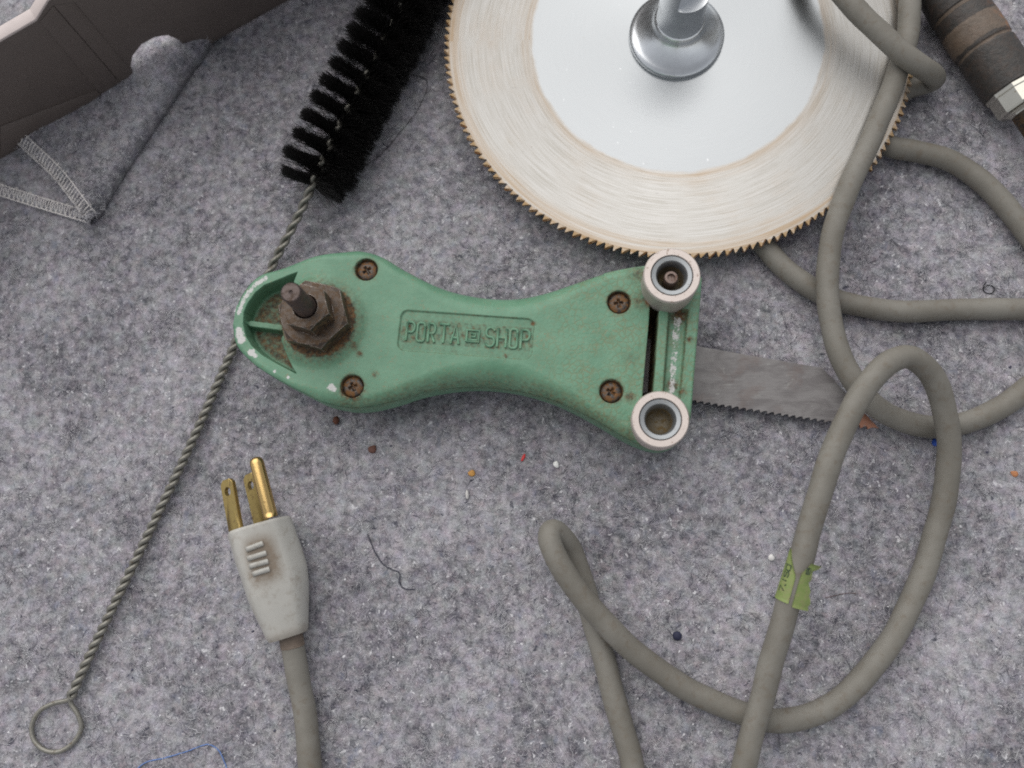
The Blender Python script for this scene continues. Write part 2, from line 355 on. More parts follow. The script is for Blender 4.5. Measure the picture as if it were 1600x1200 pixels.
def lint(name, n, parent):
    c = np.stack([rng.uniform(min(xs), max(xs), n), rng.uniform(min(ys), max(ys), n)], 1); V = []; Fq = []; tone = []
    for k in range(n):
        dark = rng.random() < 0.4; a, b_ = rng.uniform(0.12, 0.42, 2) * (1.5 if rng.random() < 0.12 else 1); th = rng.uniform(0, np.pi); m = 7
        ang = np.linspace(0, 2 * np.pi, m, endpoint=False) + rng.normal(0, 0.2, m); rr_ = rng.uniform(0.6, 1.25, m)
        x_, y_ = a * rr_ * np.cos(ang), b_ * rr_ * np.sin(ang); px_ = x_ * math.cos(th) - y_ * math.sin(th) + c[k, 0]; py_ = x_ * math.sin(th) + y_ * math.cos(th) + c[k, 1]
        h = hills(px_, py_); i0 = k * (m + 1)
        V += [[px_[q], py_[q], h[q] + 0.02] for q in range(m)] + [[c[k, 0], c[k, 1], float(hills(*c[k])) + 0.18 + min(a, b_) * 0.7]]
        Fq += [[i0 + q, i0 + (q + 1) % m, i0 + m] for q in range(m)]; tone += [0.1 if dark else rng.uniform(0.7, 1.0)] * (m + 1)
    o = obj(name, V, np.array(Fq), M_FIB, parent, True, attrs={'tone': np.array(tone)}); o['kind'] = 'stuff'
lint('lint_speck', 1300, blanket)
# ------------------------------------------------------------------ folded corner of a second blanket, top left of the photo
fold_o = U(140, 345, 0)
fold = thing('folded_blanket', 'folded grey felt blanket corner with white overlock stitching under the dark plastic wall', 'blanket', fold_o)
def crop_line(pp, n):
    q = cr(np.array(pp, float), 0.5); s = np.linspace(0, 1, len(q)); u = np.linspace(0, 1, n)
    return np.stack([np.interp(u, s, q[:, k]) for k in range(q.shape[1])], 1)
nv, nu = 130, 90
hemU = crop_line([U(x, y, 6)[:2] for x, y in [(133, 345), (112, 315), (80, 275), (38, 235), (-20, 180), (-100, 100)]], nv)
fldU = crop_line([U(x, y, 4)[:2] for x, y in [(143, 345), (168, 300), (205, 242), (250, 175), (290, 115), (312, 85), (345, 30)]], nv)
u = 0.5 - 0.5 * np.cos(np.pi * np.linspace(0, 1, nu))
XY = hemU[:, None] * (1 - u)[None, :, None] + fldU[:, None] * u[None, :, None]
dF = np.linalg.norm(fldU[:, None] - XY, axis=-1); dH = np.linalg.norm(hemU[:, None] - XY, axis=-1); wd = np.linalg.norm(hemU - fldU, axis=1)[:, None]
vv = np.linspace(0, 1, nv)[:, None]
zt = 6.6 + 0.6 * np.sin(XY[..., 0] * 0.13) * np.cos(XY[..., 1] * 0.1)
rr = np.minimum(4.2, wd * 0.5 + 0.05); dd = np.minimum(dF, rr)
z = zt - (rr - np.sqrt(np.maximum(rr ** 2 - (rr - dd) ** 2, 0)))
z -= 2.0 * (1 - ss(0, 6, dH)) * ss(0, 6, wd)
NB = U(250, 95, 8)[:2]
z += 6.5 * np.exp(-((XY - NB) ** 2).sum(-1) / (2 * 8.0 ** 2))              # bulge poking through the notch
topV = np.stack([XY[..., 0], XY[..., 1], z], -1); low = topV.copy(); low[..., 2] = np.minimum(z - 0.4, np.where(dH < 4, z - 1.6, 0.2))
V = np.vstack([topV.reshape(-1, 3), low.reshape(-1, 3)]); Fq = gridfaces(nv, nu); n0 = nv * nu
rim = [[k * nu, (k + 1) * nu, n0 + (k + 1) * nu, n0 + k * nu] for k in range(nv - 1)] + [[(k + 1) * nu + nu - 1, k * nu + nu - 1, n0 + k * nu + nu - 1, n0 + (k + 1) * nu + nu - 1] for k in range(nv - 1)]
felt_up = obj('felt_layer', V, np.vstack([Fq[:, ::-1], (Fq + n0), np.array(rim)]), M_FELT, fold)
sel = topV[:, 3:-3].reshape(-1, 3); pk = sel[rng.integers(0, len(sel), 3000)] + np.c_[rng.normal(0, 0.4, (3000, 2)), np.zeros(3000)]
fibres('felt_fibre', pk, fold, 1.0, 4.0)

nL, nW = 60, 24
e0 = crop_line([p[:2] for p in [U(137, 347, 2.6), U(70, 327, 2.6), U(0, 305, 2.6), U(-130, 262, 2.6)]], nL)
e1 = crop_line([p[:2] for p in [U(140, 338, 2.6), U(110, 285, 2.6), U(60, 215, 2.6), U(-130, 80, 2.6)]], nL)
u = np.linspace(0, 1, nW) ** 1.4
XY = e0[:, None] * (1 - u)[None, :, None] + e1[:, None] * u[None, :, None]
d0 = np.linalg.norm(XY - e0[:, None], axis=-1); zz = 2.4 - 1.3 * (1 - ss(0, 3, d0))
tv = np.stack([XY[..., 0], XY[..., 1], zz], -1); bv = tv.copy(); bv[..., 2] = -0.6
Fq = gridfaces(nL, nW); n0 = nL * nW
rim = [[k * nW, (k + 1) * nW, n0 + (k + 1) * nW, n0 + k * nW] for k in range(nL - 1)]
obj('felt_layer', np.vstack([tv.reshape(-1, 3), bv.reshape(-1, 3)]), np.vstack([Fq, Fq[:, ::-1] + n0, np.array(rim)]), M_FELT, fold)
def near_z(G):
    g = G.reshape(-1, 3)
    def f(P2):
        return np.concatenate([g[((P2[i:i + 200, None] - g[None, :, :2]) ** 2).sum(-1).argmin(1), 2] for i in range(0, len(P2), 200)])
    return f
def overlock(line, side, zf, width, pitch, lean):
    """looping overlock thread along a 2-D edge line"""
    L = cr(line, 0.25); d = np.gradient(L, axis=0); d /= np.linalg.norm(d, axis=1)[:, None]; nn = np.stack([-d[:, 1], d[:, 0]], 1) * side
    s = np.arange(len(L)) * 0.25; tot = s[-1]
    n = int(tot / pitch); ts = np.linspace(0, 1, n * 22); sp = ts * n
    pos = sp * pitch; jit = 1 + 0.14 * np.sin(sp * 1.7) + 0.10 * np.sin(sp * 4.1 + 1)
    al = pos + lean * np.sin(2 * np.pi * sp); ac = width * jit * (0.5 - 0.5 * np.cos(2 * np.pi * sp))
    al = np.clip(al, 0, tot - 0.3)
    P2 = np.stack([np.interp(al, s, L[:, k]) + np.interp(al, s, nn[:, k]) * ac for k in (0, 1)], 1)
    zz = zf(P2) + 0.25 + 0.15 * np.sin(2 * np.pi * sp + 0.8)
    parts = [tube(np.c_[P2, zz], 0.17, 5)]
    P2 = np.stack([np.interp(s, s, L[:, k]) + nn[:, k] * width * 1.0 for k in (0, 1)], 1)
    parts.append(tube(np.c_[P2, zf(P2) + 0.3 + 0.1 * np.sin(s * 3)][::3], 0.19, 5))
    P2 = L + nn * 0.1
    parts.append(tube(np.c_[P2, zf(P2) + 0.25][::3], 0.17, 5))
    return join(parts)
o = obj('overlock_stitch', *overlock(hemU[2:80], -1, near_z(topV), 4.6, 1.5, 0.25), M_THREAD, fold); o['label'] = 'dense white stitching on the upper hem'
o = obj('overlock_stitch', *overlock(e0[1:40], -1, near_z(tv), 4.0, 2.0, 0.95), M_THREAD, fold); o['label'] = 'open looped stitching on the lower hem'

# ------------------------------------------------------------------ dark plastic housing wall, top left corner
M_DARK = simple('dark_brown_grey_plastic', (0.105, 0.084, 0.075), 0.40, 0.0, 0.12, 0.15, 0.05, 0.5)
b0, b1 = U(0, 250, 2.0), U(450, 0, 2.0)
wx = nrm((b1 - b0) * [1, 1, 0]); wn = np.array([wx[1], -wx[0], 0])          # wn points to the camera side
house = thing('plastic_housing', 'dark brown grey plastic housing wall with ribs and a round notch at its foot', 'housing', (b0 + b1) / 2 * [1, 1, 0])
def WP(px, py, off=0.0):
    p = ray_plane(px, py, b0 + wn * off, wn); return p
ztop = WP(57, 32)[2]; ztop2 = WP(76, 1)[2]
def wl(px, py): p = WP(px, py); return np.array([(p - b0) @ wx, p[2]])
k1, k2 = wl(57, 32)[0], wl(76, 1)[0]
notch = [wl(*q) for q in [(310, 78), (296, 100), (291, 78), (281, 64), (262, 56), (242, 59), (222, 70), (208, 88), (205, 105), (215, 128)]]
wlz = [(-90, 1.2), (-90, ztop - 3), (k1 - 25, ztop - 0.8), (k1, ztop), (k2, ztop2), (k2 + 8, ztop2 + 1.0), (330, ztop2 + 3), (330, 1.2)]
nt = [(max(p[0], 0), p[1]) for p in notch]
arc = [(nt[0][0], 1.2), (nt[1][0], max(nt[1][1], 3.0))] + [(p[0], max(p[1], 2)) for p in nt[2:]] + [(nt[-1][0] - 14, 3.2), (nt[-1][0] - 30, 2.2), (nt[-1][0] - 34, 1.2)]
pl = wlz + arc
pts = np.array([b0 * [1, 1, 0] + wx * a + np.array([0, 0, zz]) for a, zz in pl])
V, Fc = prism(pts, -wn * 4.5)
bevelled('wall_panel', V, Fc, M_DARK, house, 0.6, 2)
M_EDGE = simple('painted_rim_highlight', (0.50, 0.43, 0.41), 0.4, 0, 0.12, 0.2, 0.05, 0.5)  # pale strip paints the wall's bright rim highlight into its colour
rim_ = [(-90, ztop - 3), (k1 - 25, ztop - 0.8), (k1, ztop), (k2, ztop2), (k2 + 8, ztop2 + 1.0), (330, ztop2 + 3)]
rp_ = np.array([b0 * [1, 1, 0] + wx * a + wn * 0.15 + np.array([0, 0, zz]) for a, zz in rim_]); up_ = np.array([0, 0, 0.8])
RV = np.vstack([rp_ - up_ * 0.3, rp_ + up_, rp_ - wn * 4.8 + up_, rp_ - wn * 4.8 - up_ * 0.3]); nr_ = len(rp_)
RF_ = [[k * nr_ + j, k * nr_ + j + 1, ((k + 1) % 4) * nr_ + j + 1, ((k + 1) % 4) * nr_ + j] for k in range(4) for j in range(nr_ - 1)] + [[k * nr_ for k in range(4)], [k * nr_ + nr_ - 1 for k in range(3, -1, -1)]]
bevelled('top_edge_highlight', RV, RF_, M_EDGE, house, 0.3, 2)
def rib(q, d):
    p = np.array([WP(*c) for c in q]); V, Fc = prism(p + wn * -0.3, wn * (d + 0.3)); return bevelled('rib', V, Fc, M_DARK, house, 0.35, 2)
rib([(62, 33), (83, 8), (183, 124), (150, 139)], 0.5)
rib([(84, 8), (116, 3), (214, 121), (184, 124)], 0.3)
rib([(0, 197), (150, 140), (165, 156), (0, 243)], 0.5)
for a in (-90, 330):                                                          # side walls, out of frame
    p = b0 * [1, 1, 0] + wx * a; q = [p - wn * 4.5, p - wn * 120]
    h = ztop - 3 if a < 0 else ztop2 + 3
    V, Fc = prism([q[0] + [0, 0, 1.2], q[1] + [0, 0, 1.2], q[1] + [0, 0, h], q[0] + [0, 0, h]], wx * (4.5 if a < 0 else -4.5)); obj('side_panel', V, Fc, M_DARK, house, False)

# ------------------------------------------------------------------ toothed steel disc with hub
ZD = 9.6
OP = np.array([U(x, y, ZD + 1.2)[:2] for x, y in [(695, 70), (700, 130), (722, 195), (760, 260), (800, 305), (850, 345), (920, 378), (980, 392), (1130, 397), (1200, 380), (1270, 345), (1330, 300), (1385, 240), (1415, 165), (1424, 110)]])
A = np.c_[2 * OP, np.ones(len(OP))]; s3 = np.linalg.lstsq(A, (OP ** 2).sum(1), rcond=None)[0]
DC = np.array([s3[0], s3[1], ZD]); RD = math.sqrt(s3[2] + s3[0] ** 2 + s3[1] ** 2) + 0.3; RI = RD / 1.607
disc = thing('toothed_disc', 'large round steel blade with rusty fine teeth and a polished central hub', 'circular blade', DC)
M_DISC = mat_disc(RD, RI)
NT_, TH = 176, 1.3
ang, rad, rust = [], [], []
for k in range(NT_):
    a0 = 2 * np.pi * k / NT_; da = 2 * np.pi / NT_; j = rng.normal(0, 0.12)
    for f, rr_ in ((0.0, -1.8), (0.16, -1.9), (0.55, -0.95), (0.86, 0.0 + j), (0.93, -0.05 + j)):
        ang.append(a0 - f * da * 1.0); rad.append(RD + rr_)
o_ = np.argsort(ang); ang = np.array(ang)[o_]; rad = np.array(rad)[o_]
rings = [(None, ZD + TH), (RD - 3.2, ZD + TH), (RD - 8, ZD + TH), (RI, ZD + TH), (9.0, ZD + TH), (9.0, ZD), (RD - 3.2, ZD), (None, ZD)]
V = []
for r0, zz in rings:
    r_ = rad if r0 is None else np.full(len(ang), r0)
    V.append(np.stack([DC[0] + np.cos(ang) * r_, DC[1] + np.sin(ang) * r_, np.full(len(ang), zz)], 1))
bl = obj('blade', np.vstack(V), gridfaces(len(rings), len(ang), True, True)[:, ::-1], M_DISC, disc, True, sharp=30)
# the rust-covered bevel faces of every second tooth: small wedges proud of the blade edge
M_TR = mat_rusty('orange_rusted_tooth', (0.40, 0.28, 0.17), (0.32, 0.14, 0.045), 0.6, 0.3, 0.6)
tp = []
for k in range(0, NT_, 2):
    a0 = 2 * np.pi * k / NT_; da = 2 * np.pi / NT_
    def pp(f, r_, z_): return [DC[0] + math.cos(a0 - f * da) * r_, DC[1] + math.sin(a0 - f * da) * r_, z_]
    j = rng.uniform(-0.25, 0.15)
    q = [pp(0.02, RD - 1.75, ZD + TH + 0.04), pp(0.98, RD - 1.75 + j, ZD + TH + 0.04), pp(0.95, RD + 0.15, ZD + 0.35), pp(0.72, RD + 0.05, ZD + 0.3)]
    q2 = [pp(0.02, RD - 1.75, ZD - 0.04), pp(0.98, RD - 1.75 + j, ZD - 0.04), pp(0.95, RD + 0.15, ZD - 0.02), pp(0.72, RD + 0.05, ZD - 0.02)]
    tp.append((np.array(q + q2), [[3, 2, 1, 0], [4, 5, 6, 7], [0, 1, 5, 4], [1, 2, 6, 5], [2, 3, 7, 6], [3, 0, 4, 7]]))
V, Fc = join(tp); tt = obj('tooth_bevel', V, Fc, M_TR, disc, False); tt['kind'] = 'stuff'
def mat_chrome(name, col=(0.80, 0.82, 0.84), rough=0.30):
    t = NT(name); k = t.noise(0.4, 4, 0.7)
    return t.out(Base_Color=t.mix(k, tuple(x * 0.92 for x in col), col), Metallic=1.0, Roughness=t.math('ADD', rough - 0.04, t.math('MULTIPLY', k, 0.1)), Normal=t.bump(t.noise(0.8, 4), 0.03, 0.6))
M_HUB = mat_chrome('polished_hub_steel')
RF = 0.5 * np.linalg.norm(U(1138, 55, ZD + 3) - U(989, 55, ZD + 3))
RS = 0.5 * np.linalg.norm(U(1103, 70, ZD + 14) - U(1029, 70, ZD + 14))
zb = TH - 0.05
prof = [(RF - 0.4, zb), (RF, zb + 0.4), (RF, zb + 1.7), (RF - 0.35, zb + 2.3), (RF - 1.6, zb + 2.9), (RF - 3.2, zb + 4.0), (RF - 4.8, zb + 5.8), (RS + 1.9, zb + 8.0), (RS + 1.0, zb + 10.0), (RS + 0.7, zb + 11.6), (RS + 0.25, zb + 12.0)]
obj('hub_flange', *lathe(prof, DC, segs=96, capb=False), M_HUB, disc, True, sharp=50)
hs_ = [(RS + 0.2, 11.6), (RS + 0.2, 12.4), (RS, 12.8), (RS, 20), (RS, 26.6), (RS, 26.8)] + [(RS, 27 + 0.8 * k) for k in range(24)] + [(RS - 0.8, 46.5)]
V, Fc = lathe(hs_, DC + [0, 0, 1.2], segs=96)
fd = nrm([0.62, -0.78, 0]); rel = V - DC
dot = rel @ fd; hz = rel[:, 2]; lim = np.where(hz > 28.0, RS * 0.50, 1e9)
V = V - fd * np.maximum(dot - lim, 0)[:, None]
obj('hub_shaft', V, Fc, M_HUB, disc, True, sharp=35)

# ------------------------------------------------------------------ green saw head
TO = U(372, 520, 18) * [1, 1, 0]
pA, pB = U(498, 500, 26)[:2], U(1041, 543, 36)[:2]
AX = np.array([*nrm(pB - pA), 0]); AY = np.array([-AX[1], AX[0], 0])
def TL(px, py, z): p = U(px, py, z) - TO; return np.array([p @ AX, p @ AY])
def TW(xy, z): xy = np.asarray(xy, float); return TO + xy[..., 0:1] * AX + xy[..., 1:2] * AY + np.asarray(z)[..., None] * np.array([0, 0, 1.0])
saw = thing('saw_head', 'green enamelled cast saw head with rusty spindle nut, raised lettering and two rollers', 'power tool', TO)
ZO = 17
topP = [(368, 516), (369, 500), (373, 483), (383, 462), (399, 442), (416, 431), (450, 423), (500, 410), (545, 402), (572, 401), (602, 410), (640, 432), (690, 455), (740, 466), (800, 469), (850, 462), (900, 448), (950, 433), (1000, 424), (1040, 424), (1094, 440)]
botP = [(368, 516), (370, 532), (376, 546), (388, 560), (408, 577), (440, 597), (480, 618), (512, 633), (550, 641), (580, 640), (620, 631), (660, 618), (710, 609), (760, 607), (810, 613), (860, 627), (900, 645), (940, 667), (972, 686), (1000, 699), (1028, 705), (1050, 699), (1066, 684), (1075, 662)]
tp_ = cr(np.array([TL(*p, ZO) for p in topP]), 0.2); bp_ = cr(np.array([TL(*p, ZO) for p in botP]), 0.2)
x0 = max(tp_[:, 0].min(), bp_[:, 0].min()); x1 = min(TL(1093, 455, 24)[0], tp_[-1, 0], bp_[-1, 0]) 
x1 = TL(1088, 545, 24)[0]
xs = np.unique(np.r_[x0 + 6 * np.linspace(0, 1, 46) ** 2, np.arange(x0 + 6, x1 - 1.2, 0.24), np.linspace(x1 - 1.2, x1, 9)])
o1, o2 = np.argsort(tp_[:, 0]), np.argsort(bp_[:, 0])
yt = np.interp(xs, tp_[o1, 0], tp_[o1, 1]); yb = np.interp(xs, bp_[o2, 0], bp_[o2, 1])
yt[0] = yb[0] = (yt[0] + yb[0]) / 2
v = np.linspace(0, 1, 230); v = 0.55 * v + 0.45 * (0.5 - 0.5 * np.cos(np.pi * v))
GX = np.repeat(xs[:, None], len(v), 1); GY = yb[:, None] * (1 - v) + yt[:, None] * v
P = np.stack([GX.ravel(), GY.ravel()], 1)
otl = np.vstack([np.stack([xs, yt], 1)[::2], np.stack([xs, yb], 1)[::2]])
dS = np.empty(len(P))
for i in range(0, len(P), 20000): dS[i:i + 20000] = np.sqrt(((P[i:i + 20000, None] - otl[None]) ** 2).sum(-1).min(1))
fx = P[:, 0]
zt = 20.0 + 5.0 * ss(6, 30, fx) + 0.0 * fx
xw = TL(780, 540, 24)[0]
re = 1.6 + 2.4 * ss(22, 36, fx) + 5.0 * np.exp(-((fx - xw) / 22) ** 2) - 0.0
re = np.where(fx > TL(930, 560, 24)[0], np.minimum(re, 3.6), re)
re = re * 1.0; dd = np.minimum(dS, re)
z = zt - (re - np.sqrt(np.maximum(re ** 2 - (re - dd) ** 2, 0)))
dR = x1 - fx; z -= 0.8 * (1 - np.sqrt(np.clip(1 - (1 - np.clip(dR / 0.8, 0, 1)) ** 2, 0, 1)))
# boss round the spindle
BC = TL(497, 500, 26.5); RB = 12.6; db = np.linalg.norm(P - BC, axis=1)
zbz = 26.6 - (26.6 - z) * ss(RB, RB + 4.5, db) - 0.5 * ss(RB - 0.8, RB + 0.2, db) * (1 - ss(RB, RB + 4.5, db))
z = np.maximum(z, np.where(db < RB + 4.5, zbz, -99))
# pocket inside the rim
pk = np.array([TL(x, y, 20) for x, y in [(380, 505), (381, 488), (387, 474), (399, 457), (414, 445), (432, 439), (455, 432), (468, 429), (463, 440), (458, 462), (460, 480), (458, 520), (446, 536), (452, 556), (460, 574), (469, 588), (452, 579), (432, 568), (410, 555), (394, 541), (384, 525)]])
sp = poly_sd(P, pk); ins = np.minimum(sp, db - RB)
wpk = ss(-0.15, 0.9, ins)
r0_, r1_ = TL(390, 504, 18), TL(450, 512, 18); rd = seg_dist(P, r0_, r1_)
zf = np.maximum(12.5 + 0.0 * fx, 16.8 - 7 * ss(0.9, 1.7, rd) - 20 * ss(1.7, 1.9, rd))
z = z * (1 - wpk) + zf * wpk
# lettering panel
pc = [TL(x, y, 25) for x, y in [(626, 484), (835, 499), (830, 562), (622, 547)]]
ctr = sum(pc) / 4; ex = nrm(pc[1] - pc[0] + pc[2] - pc[3]); ey = np.array([-ex[1], ex[0]])
hw = 0.5 * abs(((pc[1] + pc[2]) / 2 - (pc[0] + pc[3]) / 2) @ ex); hh = 0.5 * abs(((pc[0] + pc[1]) / 2 - (pc[2] + pc[3]) / 2) @ ey)
q = np.abs(np.stack([(P - ctr) @ ex, (P - ctr) @ ey], 1)) - np.array([hw, hh]) + 2.4
sr = -(np.linalg.norm(np.maximum(q, 0), axis=1) + np.minimum(q.max(1), 0) - 2.4)
z -= 0.55 * ss(-0.28, 0.28, sr)
# screw wells
WELL = [(573, 422), (551, 604), (967, 473), (955, 612)]
wc = [TL(x, y, 24.2) for x, y in WELL]; dw = np.min([np.linalg.norm(P - c, axis=1) for c in wc], axis=0)
zwell = [float(np.interp(0, [0], [0])) for _ in wc]
ztop_at = []
for c in wc: ztop_at.append(float(z[np.argmin(np.abs(np.linalg.norm(P - c, axis=1) - 4.3))]))
z = z - 2.4 * ss(-0.28, 0.28, 3.75 - dw)
# guide end: slot, ridge, groove
sl = np.array([TL(x, y, 25) for x, y in [(1017, 474), (1030, 474), (1020, 618), (1005, 618)]]); ssl = poly_sd(P, sl)
z = z * (1 - ss(-0.2, 0.2, ssl)) + 4.0 * ss(-0.2, 0.2, ssl)
gr = np.array([TL(x, y, 25) for x, y in [(1046, 484), (1075, 484), (1063, 622), (1036, 622)]]); sg = poly_sd(P, gr)
z -= 2.2 * ss(-0.35, 0.6, sg)
for rx_, ry_, rz_ in [(1050, 430, 36.0), (1032, 655, 31.5)]:
    z = z - 9.0 * (1 - ss(5.6, 6.0, np.linalg.norm(P - TL(rx_, ry_, rz_), axis=1)))
dirt_shade = np.clip(1.0 * (1 - ss(RB - 1.0, RB + 1.2, db)) + 0.62 * ss(0.3, 2.4, ins) * (1 - 0.75 * (1 - ss(1.2, 1.8, rd))) + 1.0 * ss(-0.2, 0.4, 3.9 - dw) + 1.2 * ss(-0.3, 0.3, ssl) + 0.25 * np.exp(-np.abs(ssl) / 0.7)  # slot term paints the deep slot's shade along with its grime
               + 0.42 * np.exp(-np.abs(sr) / 0.35) + 0.18 * ss(0.2, 1, sr) + 0.35 * np.exp(-(np.abs(dw - 4.2)) / 0.9) + 0.35 * (1 - ss(RB, RB + 7, db)) * ss(RB, RB + 1, db) + 0.55 * np.exp(-np.abs(sg) / 0.5) * (P[:, 0] < x1 - 2), 0, 1)
wear = 0.56 * ss(0.6, 2.4, sg)
for px, py, r_ in [(373, 515, 1.5), (374, 523, 2.0), (377, 531, 1.8), (393, 551, 1.7), (398, 556, 1.2), (523, 610, 1.6), (527, 613, 1.2), (432, 582, 0.8), (455, 593, 0.7)]:
    wear = np.maximum(wear, 0.80 * (1 - ss(r_ * 0.2, r_ * 1.6, np.linalg.norm(P - TL(px, py, 20), axis=1))))
arc_ = [TL(*k, 20) for k in [(373, 489), (378, 474), (388, 457), (400, 444), (415, 434)]]
da_ = np.min([seg_dist(P, a_, b_) for a_, b_ in zip(arc_[:-1], arc_[1:])], axis=0)
wear = np.maximum(wear, 0.70 * (1 - ss(0.1, 1.9, da_)))
wear = np.maximum(wear, 0.5 * np.exp(-(dR / 0.5)) )
crk = ss(TL(800, 530, 25)[0], TL(900, 530, 25)[0], fx)
LB = [(P - ctr) @ ex, (P - ctr) @ ey]
dirt_shade = np.clip(dirt_shade + 0.30 * ss(0.3, 0.8, sr) * (np.abs(LB[1]) < 4.0) * (0.5 + 0.5 * np.sin(LB[0] * 1.9) * np.sin(LB[1] * 1.3 + LB[0])), 0, 1)
def spot(px, py, r_, a_): return a_ * np.exp(-((np.linalg.norm(P - TL(px, py, 25), axis=1) / r_) ** 2))
for q_ in [(1014, 472, 2.2, .9), (1030, 478, 1.8, .7), (1062, 492, 3.0, .9), (1052, 600, 2.5, .7), (1066, 612, 2.0, .6), (1078, 530, 1.2, .8), (984, 620, 2.2, .6), (1000, 470, 3.5, .45), (998, 428, 4, .5), (552, 540, 2.0, .6), (562, 553, 1.3, .7), (586, 585, 1.3, .55), (833, 505, 1.0, .8), (640, 509, .9, .8), (664, 512, .9, .8), (708, 520, .9, .7), (783, 535, .9, .7), (806, 529, .8, .8), (823, 525, .9, .7), (790, 556, 1.2, .6), (830, 540, 1.0, .6), (967, 455, 2.0, .35), (985, 560, 3, .3)]:
    dirt_shade = np.maximum(dirt_shade, spot(*q_))
low_edge = (1 - ss(0, 9, dS)) * (GY.ravel() < 0.5 * (np.repeat(yb, len(v)) + np.repeat(yt, len(v)))) * ss(25, 45, fx)
dirt_shade = np.clip(dirt_shade + 0.34 * low_edge + 0.10, 0, 1)
nC, nR = GX.shape
topV = TW(P, z)
b1_ = np.r_[np.arange(nC) * nR, (nC - 1) * nR + np.arange(1, nR), (np.arange(nC - 2, -1, -1)) * nR + nR - 1]   # boundary, bottom edge -> right end -> top edge
b1_ = b1_[:-1] if b1_[-1] == b1_[0] else b1_
bp2 = P[b1_]; cen = np.array([x1 / 2, 0.0])
nb = len(b1_); g = np.roll(bp2, -1, 0) - np.roll(bp2, 1, 0); nn = np.stack([-g[:, 1], g[:, 0]], 1); nn /= np.linalg.norm(nn, axis=1)[:, None] + 1e-9
sk = [TW(bp2, np.full(nb, 12.0)), TW(bp2 + nn * 1.0, np.full(nb, 8.0)), TW(bp2 + nn * 3.6, np.full(nb, 3.8))]
V = np.vstack([topV] + sk); n0 = len(topV)
loops = [b1_] + [n0 + k * nb + np.arange(nb) for k in range(3)]
FF = gridfaces(nC, nR)[:, ::-1].tolist()
for a, b in zip(loops[:-1], loops[1:]):
    for k in range(nb):
        k2 = (k + 1) % nb; FF.append([a[k], b[k], b[k2], a[k2]])
FF.append(loops[-1].tolist())
pad = lambda a, val: np.r_[a, np.full(3 * nb, val)]
body = obj('cast_body', V, FF, M_GREEN, saw, True, attrs={'dirt_shade': pad(dirt_shade, 0.1), 'wear': pad(wear, 0), 'crackle': pad(crk, 0.0)})
bmf = bmesh.new(); bmf.from_mesh(body.data); bmesh.ops.recalc_face_normals(bmf, faces=bmf.faces); bmf.to_mesh(body.data); bmf.free()
def top_z(xy): return float(z[np.argmin(((P - xy) ** 2).sum(1))])
# raised letters as little half-round beads
M_LET = M_GREEN
def arcp(cx_, cy_, rx, ry, a, b, n=9): t = np.radians(np.linspace(a, b, n)); return [(cx_ + rx * math.cos(k), cy_ + ry * math.sin(k)) for k in t]
def rrect(w=1.0, y0=0.0, y1=1.0, r=0.32):
    return arcp(w - r, y1 - r * .5, r, r * .5, 0, 90, 6) + arcp(r, y1 - r * .5, r, r * .5, 90, 180, 6) + arcp(r, y0 + r * .5, r, r * .5, 180, 270, 6) + arcp(w - r, y0 + r * .5, r, r * .5, 270, 360, 6)
O_ = rrect(); O_ = O_ + O_[:1]
Pb = [(0, 1), (0.6, 1)] + arcp(0.6, 0.73, 0.4, 0.27, 90, -90) + [(0, 0.46)]
GL = {'P': [[(0, 0), (0, 1)], Pb], 'O': [O_], 'R': [[(0, 0), (0, 1)], Pb, [(0.45, 0.46), (1, 0)]], 'T': [[(0, 1), (1, 1)], [(0.5, 1), (0.5, 0)]],
      'A': [[(0, 0), (0.5, 1), (1, 0)], [(0.2, 0.32), (0.8, 0.32)]], 'H': [[(0, 0), (0, 1)], [(1, 0), (1, 1)], [(0, 0.5), (1, 0.5)]],
      'S': [arcp(0.5, 0.76, 0.5, 0.24, 20, 180, 8) + arcp(0.5, 0.74, 0.5, 0.26, 180, 240, 4) + [(0.5, 0.5)] + arcp(0.5, 0.26, 0.5, 0.26, 60, 0, 4) + arcp(0.5, 0.24, 0.5, 0.24, 0, -160, 8)],
      '#': [[(0, 0), (1, 0), (1, 1), (0, 1), (0, 0)], [(0.32, 0.72), (0.7, 0.72), (0.7, 0.42), (0.36, 0.42)], [(0.1, 0.16), (0.9, 0.16)]]}
Z6 = lambda a, b: TL(580 + a / 5, 420 + b / 5, 25.0)
tb0, tb1 = Z6(262, 556), Z6(1165, 622); te = nrm(tb1 - tb0); tn = np.array([-te[1], te[0]]); sc_ = np.linalg.norm(tb1 - tb0) / 905
for ch, a, b, yl, yh in [('P', 268, 330, 0, 148), ('O', 352, 410, 0, 148), ('R', 440, 492, 0, 148), ('T', 522, 602, 0, 150), ('A', 620, 684, 0, 150), ('#', 742, 838, 26, 118), ('S', 892, 960, 0, 150), ('H', 984, 1050, 0, 150), ('O', 1080, 1136, 0, 150), ('P', 1166, 1232, 0, 150)]:
    parts = []
    for stq in GL[ch]:
        q2 = np.array([tb0 + te * (a - 262 + (b - a) * u_) * sc_ + tn * (yl + (yh - yl) * v_) * sc_ for u_, v_ in stq])
        zz = np.array([top_z(k) for k in q2])
        W3 = TW(q2, zz + 0.20)
        if len(W3) == 2: W3 = np.array([W3[0], W3[0] * 0.5 + W3[1] * 0.5, W3[1]])
        W3[:, 2] = np.maximum(W3[:, 2], W3[:, 2].mean() - 0.15)
        parts.append(tube(W3, 0.44, 8))
    V, Fc = join(parts)
    obj('raised_letter' if ch != '#' else 'raised_emblem', V, Fc, M_LET, saw, True, attrs={'dirt_shade': np.full(len(V), 0.16), 'wear': np.zeros(len(V)), 'crackle': np.zeros(len(V))})
